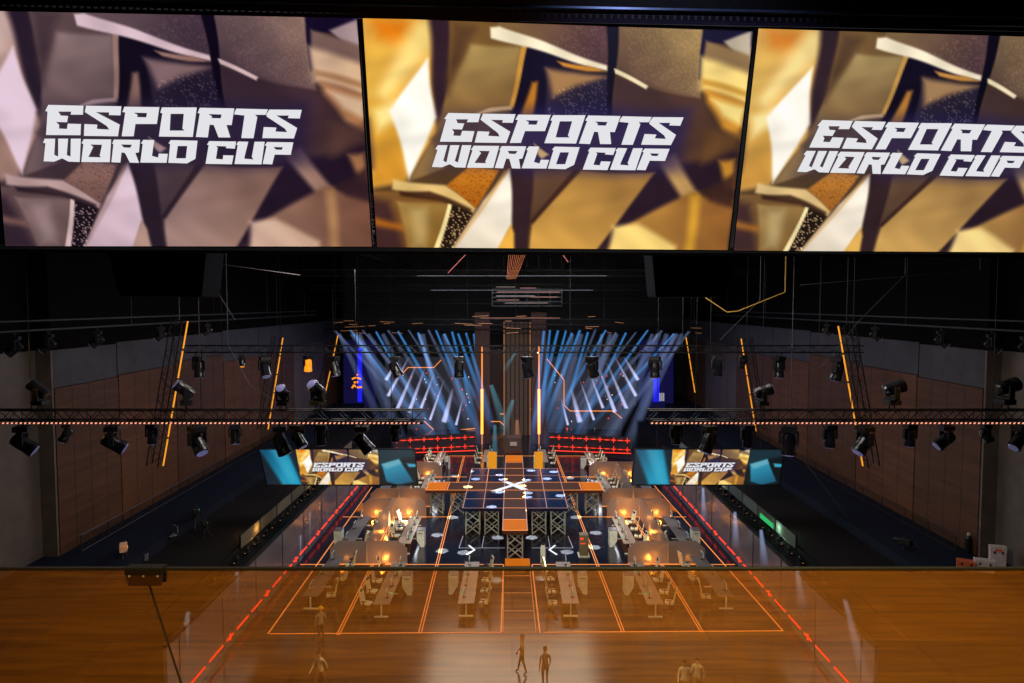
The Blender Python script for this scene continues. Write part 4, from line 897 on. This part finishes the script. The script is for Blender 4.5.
# ------------------------------------------------------------------ ledge fixtures, fences, stands gear
def par(name='ledge_light'):
    r = empty(name); m = MB(); m.box((0, 0, .06), (.3, .4, .12)); m.build('base', BLK, r); m = MB(); m.lathe([(.1, -.15), (.15, -.1), (.15, .12), (.13, .13)], 12, Matrix.Rotation(PI/2-.5, 3, 'X')); h = m.build('head', STEEL, r); h.location = (0, 0, .3)
    m = MB(); m.box((0, -.2, .1), (.07, .02, .03)); m.build('indicator', ORD, r); return r
PR = par(); fst = True
for s, side in ((-1, 'left'), (1, 'right')):
    for k in range(22):
        loc = (CX+s*15.15, 33+k*1.45, 3.1); lab = f'small black stage light on the {side} ledge, {ORD_[k]} from the front'
        if fst: PR.location = loc; o = PR; fst = False; tag(o, lab, 'stage light', f'ledge lights on the {side}')
        else: o = dup(PR, loc, (0, 0, 0), lab, f'ledge lights on the {side}')
        o['category'] = 'stage light'
    r = empty('glass_fence', (CX+s*15.75, 0, 3.1)); tag(r, f'low fence of lit glass panels on the {side} ledge', 'fence')
    FG = frost('fence_glass_'+side, (165, 150, 125) if s < 0 else (140, 150, 140), .25)
    for k in range(9):
        y = 38+k*3.0; m = MB(); m.bb((-.02, y+.06, .05), (.02, y+2.94, .78)); m.build('glass_panel', FG, r)
        m = MB(); m.bb((-.04, y-.04, 0), (.04, y+.04, .84)); m.build('post', BLK, r)
    m = MB(); m.bb((-.04, 38, .8), (.04, 65, .85)); m.build('top_rail', STEEL, r)
    if s > 0: m = MB(); m.bb((-.06, 41.3, .1), (-.03, 43.5, .4)); m.build('green_light', mat('green_led', (60, 220, 120), .4, emit=.7, ecol=(60, 210, 120)), r)
    # railing at the wall
    r = empty('wall_railing', (CX+s*23.2, 0, 3.8)); tag(r, f'black barred railing along the {side} wall above the stands', 'railing')
    m = MB(); m.tube((0, 35.6, .95), (0, 72, .95), .03, 5); m.tube((0, 35.6, .1), (0, 72, .1), .02, 5)
    for k in range(182): y = 35.6+k*.2; m.tube((0, y, 0 if k % 12 == 0 else .1), (0, y, .95), .03 if k % 12 == 0 else .012, 4)
    m.build('bars', mat('rail_dark', (44, 34, 32), .5, .3), r)
# left stands gear
OC = mat('orange_case', (150, 70, 40), .5, emit=.08, ecol=(170, 80, 40)); GC = mat('grey_case', (90, 86, 96), .5); WC = mat('white_case', (170, 155, 150), .5, emit=.05, ecol=(170, 150, 150))
def case(px, py, z, d, m_, label, rz=.3):
    p = atZ(px, py, z); r = empty('flight_case', (p.x, p.y, z), rz); tag(r, label, 'case'); w, dd, h = d
    MB().bb((-w/2, -dd/2, .02), (w/2, dd/2, h*.7)).build('body', m_, r, bevel=.02); MB().bb((-w/2-.01, -dd/2-.01, h*.71), (w/2+.01, dd/2+.01, h)).build('lid', m_, r, bevel=.02)
    m = MB()
    for k in (-.25, .25): m.box((k*w, -dd/2-.015, h*.7), (.08, .03, .12))
    m.build('latch', BLK, r); return r
case(151, 548, 3.25, (1.0, .6, .5), OC, 'orange brown case on the left stands, larger and behind the others')
case(140, 561, 3.25, (.8, .4, .35), GC, 'grey case on the left stands beside the white camera rig', .5)
case(150, 572, 3.25, (.9, .4, .3), OC, 'orange case on the left stands nearest the glass rail', .3)
case(966, 570, 3.8, (.8, .4, .5), OC, 'salmon pink case on the right stands, left of the white ones', -.5)
case(984, 572, 3.8, (.85, .35, .65), WC, 'long white case with dark corners on the right stands', -.4)
c = case(997, 566, 3.8, (.7, .3, 1.05), WC, 'tall white case with red marks on the right stands, rightmost', -.3)
m = MB(); m.box((0, -.165, .85), (.3, .02, .08)); m.build('red_marking', mat('red_print', (170, 40, 30), .6, emit=.15), c)
p = atZ(968, 553, 3.8); r = empty('steel_bottle', (p.x, p.y, 3.8)); tag(r, 'dark cylindrical bollard with a pale top by the right wall railing', 'bollard')
MB().lathe([(.16, 0), (.16, .8), (.1, .95)], 14).build('body', STEEL, r); MB().lathe([(.07, .95), (.07, 1.08), (.03, 1.1)], 12).build('cap', WC, r)
def camrig(px, py, z, lab, c1, sc_=1.0):
    p = atZ(px, py, z); r = empty('camera_rig', (p.x, p.y, z), .5); r.scale = (sc_,)*3; tag(r, lab, 'camera')
    m = MB()
    for k in range(3): t = k*2.1+.3; m.tube((0, 0, .9), (.5*math.cos(t), .5*math.sin(t), 0), .03, 6)
    m.build('tripod', BLK, r); MB().box((0, 0, 1.1), (.35, .7, .35)).build('camera_body', c1, r, bevel=.03)
    m = MB(); m.lathe([(.12, 0), (.14, .3), (.15, .35)], 12, Matrix.Rotation(-PI/2, 3, 'X'), (0, .35, 1.1)); m.build('lens', BLK, r)
    m = MB(); m.path([(.1, -.3, 1.0), (.3, -.8, .85), (.35, -.9, .8)], .02, 5); m.build('pan_handle', BLK, r)
    m = MB(); m.box((.19, -.1, 1.15), (.02, .08, .08)); m.box((.19, .15, 1.0), (.02, .06, .06)); m.build('indicator_lamp', CYAN if 'green' in lab else AMB, r)
camrig(124, 568, 3.25, 'pale orange camera rig at the left stands near the clamp', mat('rig_pale', (190, 150, 120), .5, emit=.12, ecol=(210, 130, 80)))  # warm tone set by base colour and weak emission
camrig(196, 528, 3.25, 'black camera rig with a green lamp on the left stands', BLK)
camrig(205, 538, 3.25, 'black camera rig on the left stands, right of the one with the green lamp', BLK, .8)
camrig(905, 560, 3.25, 'dark camera rig with amber lamp on the right stands near the glass', BLK, .9)
p = atZ(172, 543, 3.25); r = empty('folding_chair', (p.x, p.y, 3.25), -.6); tag(r, 'dark folding chair on the left stands between the cases and the camera', 'chair')
MB().box((0, 0, .45), (.45, .45, .05)).build('seat', GC, r, bevel=.01); MB().box((0, .24, .75), (.45, .05, .4)).build('backrest', GC, r, bevel=.01)
for a in (-.2, .2):
    for b_ in (-.2, .2): MB().tube((a, b_, 0), (a, b_, .44), .015, 6).build('leg', STEEL, r)
# ------------------------------------------------------------------ people on the arena floor
def person(loc, rz, shirt, trousers, skin, hair, label, cap=None, arm=.15, stride=.12):
    V = []; E = []; R = []
    def ad(p, r, par=None):
        V.append(p); R.append(r); i = len(V)-1
        if par is not None: E.append((par, i))
        return i
    pel = ad((0, 0, .95), .15); wst = ad((0, 0, 1.1), .13, pel); ch = ad((0, 0, 1.32), .155, wst); nk = ad((0, 0, 1.48), .06, ch); hb = ad((0, .01, 1.57), .075, nk); hd_ = ad((0, .01, 1.66), .095, hb); ad((0, 0, 1.74), .07, hd_)
    ad((0, .11, 1.63), .018, hd_)
    for s in (-1, 1):
        hp_ = ad((s*.1, 0, .88), .1, pel); kn = ad((s*.11, s*stride*.5+.02, .5), .062, hp_); an = ad((s*.12, s*stride-.02, .09), .042, kn); ad((s*.13, s*stride+.13, .035), .035, an)
        sh = ad((s*.19, 0, 1.4), .06, ch); el = ad((s*.26, -.03+s*arm*.4, 1.12), .042, sh); wr = ad((s*.27, .08+s*arm, .87), .028, el); pm = ad((s*.27, .1+s*arm, .81), .03, wr)
        for k in range(4): f1 = ad((s*.275, .07+s*arm+k*.02, .765-.004*abs(k-1.5)), .0095, pm); ad((s*.262, .07+s*arm+k*.02, .725), .008, f1)
        th = ad((s*.25, .15+s*arm, .8), .011, pm); ad((s*.245, .165+s*arm, .765), .009, th)
    me = bpy.data.meshes.new('body'); me.from_pydata(V, E, [])
    r = empty('person', loc, rz); tag(r, label, 'person')
    o = bpy.data.objects.new('body', me); COL.objects.link(o); o.parent = r
    sm = o.modifiers.new('skin', 'SKIN'); 
    if not me.skin_vertices: me.skin_vertices.new()
    for i, rr in enumerate(R): me.skin_vertices[0].data[i].radius = (rr, rr*.85 if i in (0, 1, 2) else rr)
    me.skin_vertices[0].data[0].use_root = True
    sb = o.modifiers.new('sub', 'SUBSURF'); sb.levels = 1; sb.render_levels = 1
    # material by height on the body itself
    m = bpy.data.materials.new('person_skin_and_clothes'); m.use_nodes = True; nt = m.node_tree; N = nt.nodes; L = nt.links; b = N['Principled BSDF']
    tc = N.new('ShaderNodeTexCoord'); sp = N.new('ShaderNodeSeparateXYZ'); rp = N.new('ShaderNodeValToRGB'); mr = N.new('ShaderNodeMapRange'); mr.inputs[2].default_value = 1.8
    L.new(tc.outputs['Object'], sp.inputs[0]); L.new(sp.outputs['Z'], mr.inputs[0]); L.new(mr.outputs[0], rp.inputs[0]); L.new(rp.outputs[0], b.inputs[0]); b.inputs['Roughness'].default_value = .7
    cr = rp.color_ramp; cr.interpolation = 'CONSTANT'; cr.elements[0].color = (.02, .02, .02, 1); cr.elements[1].position = .06; cr.elements[1].color = (*lin(trousers), 1)
    for pos, c in ((.5, shirt), (.83, skin)): e = cr.elements.new(pos); e.color = (*lin(c), 1)
    me.materials.append(m)
    m = MB(); m.lathe([(.1, 1.66), (.108, 1.7), (.095, 1.77), (.05, 1.81)], 14, c=(0, -.01, 0))
    if cap: m.lathe([(.17, 1.69), (.16, 1.7)], 14, c=(0, .02, 0))
    m.build('cap' if cap else 'hair', mat('cap_yellow' if cap else 'hair_dark', cap or hair, .8), r)
    m = MB()
    for s in (-1, 1): m.lathe([(.012, 0), (.014, .006), (.005, .01)], 8, Matrix.Rotation(-PI/2, 3, 'X'), (s*.035, .095, 1.665))
    m.build('eyes', BLK, r); return r
def pz(px, py): p = Z0(px, py); return (p.x, p.y, 0)
person(pz(321, 641), .4, (150, 140, 120), (60, 55, 60), (190, 140, 110), (20, 15, 10), 'person in a yellow cap and grey top standing on the lower left floor', cap=(230, 180, 30))
person(pz(320, 690), 2.8, (220, 205, 175), (90, 70, 60), (190, 140, 110), (30, 20, 15), 'person in a cream top walking at the bottom edge, left of centre', arm=.3, stride=.25)
person(pz(545, 686), .2, (120, 105, 90), (80, 70, 65), (200, 160, 130), (120, 100, 80), 'person in a grey brown outfit standing at the bottom centre')
person(pz(522, 673), 1.5, (150, 120, 70), (60, 50, 40), (190, 150, 110), (40, 30, 20), 'person in an ochre top at bottom centre, left of the one in grey', stride=.2)
person(pz(684, 700), 3.0, (215, 215, 190), (80, 80, 80), (190, 150, 120), (200, 195, 170), 'person in a pale top at the bottom edge, left one of a pair')
person(pz(697, 697), 2.6, (225, 215, 175), (60, 60, 70), (190, 150, 120), (160, 150, 120), 'person in a cream top at the bottom edge, right one of a pair')
person((CX-7.0, 69, 0), .5, (200, 190, 170), (40, 40, 45), (190, 150, 120), (40, 30, 20), 'person in a pale top standing by the left back desk')
person((CX+9.0, 69, 0), -.5, (210, 180, 140), (40, 40, 45), (190, 150, 120), (40, 30, 20), 'person in a tan top standing by the right back desk')
# ------------------------------------------------------------------ lights
def light(kind, name, loc, energy, color, **kw):
    l = bpy.data.lights.new(name, kind); l.energy = energy; l.color = color
    for k, v in kw.items():
        if k != 'target': setattr(l, k, v)
    o = bpy.data.objects.new(name, l); COL.objects.link(o); o.location = loc
    if 'target' in kw: o.rotation_euler = (Vector(kw['target'])-Vector(loc)).to_track_quat('-Z', 'Y').to_euler()
    return o
light('AREA', 'house_fill', (0, 52, 24.5), 1000, (.85, .88, 1), shape='RECTANGLE', size=40, size_y=60, target=(0, 52, 0))
light('AREA', 'stage_wash', (0, 62, 19), 6000, (.8, .85, 1), shape='RECTANGLE', size=16, size_y=16, target=(0, 60, 0))
light('AREA', 'front_wash', (0, 25.5, 19.2), 3600, (1, .93, .8), shape='RECTANGLE', size=18, size_y=4, target=(0, 38, 0))
for s in (-1, 1):
    light('SPOT', 'pod_wash', (s*5, 40, 16), 8500, (1, .93, .85), spot_size=.62, spot_blend=.8, shadow_soft_size=.5, target=(CX+s*8.5, 50, 0), specular_factor=.03)
    for Y in (43.4, 53.3, 56.2, 65.9, 46.5, 49.5):
        if Y in (46.5, 49.5): pos = (CX+s*9.6, Y, .25)
        else: pos = (CX+s*8.7, Y-.25, .2)
        light('POINT', 'amber_uplight', pos, 75, (1, .34, .04), shadow_soft_size=.12, specular_factor=0)
        if Y not in (46.5, 49.5): light('POINT', 'amber_uplight', (CX+s*11.3, Y-.25, .2), 65 if Y > 50 else 8, (1, .34, .04), shadow_soft_size=.12, specular_factor=0)
    light('POINT', 'added_desk_fill', (CX+s*7.5, 50.5, 1.7), 34, (.9, .95, 1), shadow_soft_size=.35, specular_factor=0)  # added point lights with no fixture, for contrast around the desks
    light('POINT', 'added_desk_fill', (CX+s*7.5, 61, 1.7), 34, (.95, .95, 1), shadow_soft_size=.35, specular_factor=0)
    light('POINT', 'added_desk_fill', (CX+s*8, 71, 1.8), 110, (1, .9, .85), shadow_soft_size=.2, specular_factor=0)
    light('POINT', 'ledge_amber', (CX+s*16.0, 40.5, 3.5), 60, (1, .55, .15) if s < 0 else (.6, 1, .7), shadow_soft_size=.1)
    light('POINT', 'ledge_amber', (CX+s*16.0, 52, 3.5), 60, (1, .55, .15) if s < 0 else (.9, .9, .8), shadow_soft_size=.1)
    light('SPOT', 'truss_amber', (s*19, 22.5, 16.0), 900, (1, .5, .12), spot_size=1.1, spot_blend=.9, shadow_soft_size=.1, target=(s*10, TY, 13))
    light('SPOT', 'leg_key', (s*6, 34, 7), 2200, (.95, 1, .95), spot_size=.6, spot_blend=.8, shadow_soft_size=.2, target=(s*1.5, 50, 1.2), specular_factor=.2)  # added spot with no fixture, brightens the truss legs
    light('SPOT', 'truss_violet', (s*9, 20, 9), 260, (.8, .78, 1), spot_size=1.6, spot_blend=.9, shadow_soft_size=.3, target=(s*12, TY, 12.8))
# round white pools from narrow ceiling spots
pools = [(475.7, 479, 1), (499.6, 475, 1), (468, 487, 1), (491.5, 507, 1), (503, 479.5, 1), (500, 492, 1), (470, 471.5, 1), (531, 470.5, 1), (553.5, 471.8, 1), (547, 478.7, 1), (526.5, 480, 1), (560.5, 495.7, 1), (528, 493, 1), (527, 497, 1), (522, 486, 1),
         (452.7, 517.4, 0), (437, 535, 0), (463.7, 552.5, 0), (442, 551, 0), (498, 537.5, 0), (531.5, 537.5, 0), (567, 552, 0), (595.7, 532.8, 0), (594, 547.3, 0), (576, 517.3, 0), (570, 478, 0), (455, 476, 0), (496, 580, 0), (542, 578, 0), (400, 524, 0)]
for px, py, up in pools:
    p = atZ(px, py, ZP if up else 0); s_ = Vector((p.x*.8, p.y-2, 15.5))
    light('SPOT', 'pool_spot', s_, 650000, (1, 1, .55), spot_size=2*math.atan((.42 if px != 400 else .9)/14), spot_blend=.25, shadow_soft_size=.02, target=p)
light('SPOT', 'header_glint', (2.5, 7.2, 23.2), 420, (.6, .7, 1), spot_size=1.3, spot_blend=.9, shadow_soft_size=.1, target=(2.5, 9.9, 20.6))  # added spot with no fixture, brings out the dark screen header
# balcony lamps
light('AREA', 'balcony_lamp', (0.9, -.6, 19.5), 300, (1, .86, .28), shape='RECTANGLE', size=5, size_y=1.2, target=(0, -.6, 15))
light('SPOT', 'balcony_spot', (2.0, -1.2, 19), 300, (1, .84, .3), spot_size=.9, spot_blend=1, shadow_soft_size=.3, target=(1.6, -.8, 15.4))
light('SPOT', 'balcony_spot', (.05, .0, 18.5), 130, (1, .87, .45), spot_size=.35, spot_blend=1, shadow_soft_size=.2, target=(.05, -.3, 15.4))
w = bpy.data.worlds.new('world'); sc.world = w; w.use_nodes = True; w.node_tree.nodes['Background'].inputs[0].default_value = (.006, .007, .01, 1)
sc.view_settings.view_transform = 'Standard'; sc.view_settings.look = 'None'
sc.cycles.sample_clamp_indirect = 2.0; sc.cycles.transparent_max_bounces = 40; sc.cycles.max_bounces = 6; sc.cycles.use_denoising = True
sc.cycles.use_light_tree = True

import collections
_c = collections.Counter()
for o in COL.objects:
    if o.parent is None and 'label' in o.keys():
        if not 4 <= len(o['label'].split()) <= 16: print('LABELLEN', o.name, o['label'])
        _c[(o['label'], o.get('group'))] += 1
for k, v in _c.items():
    if v > 1: print('DUP', v, k)
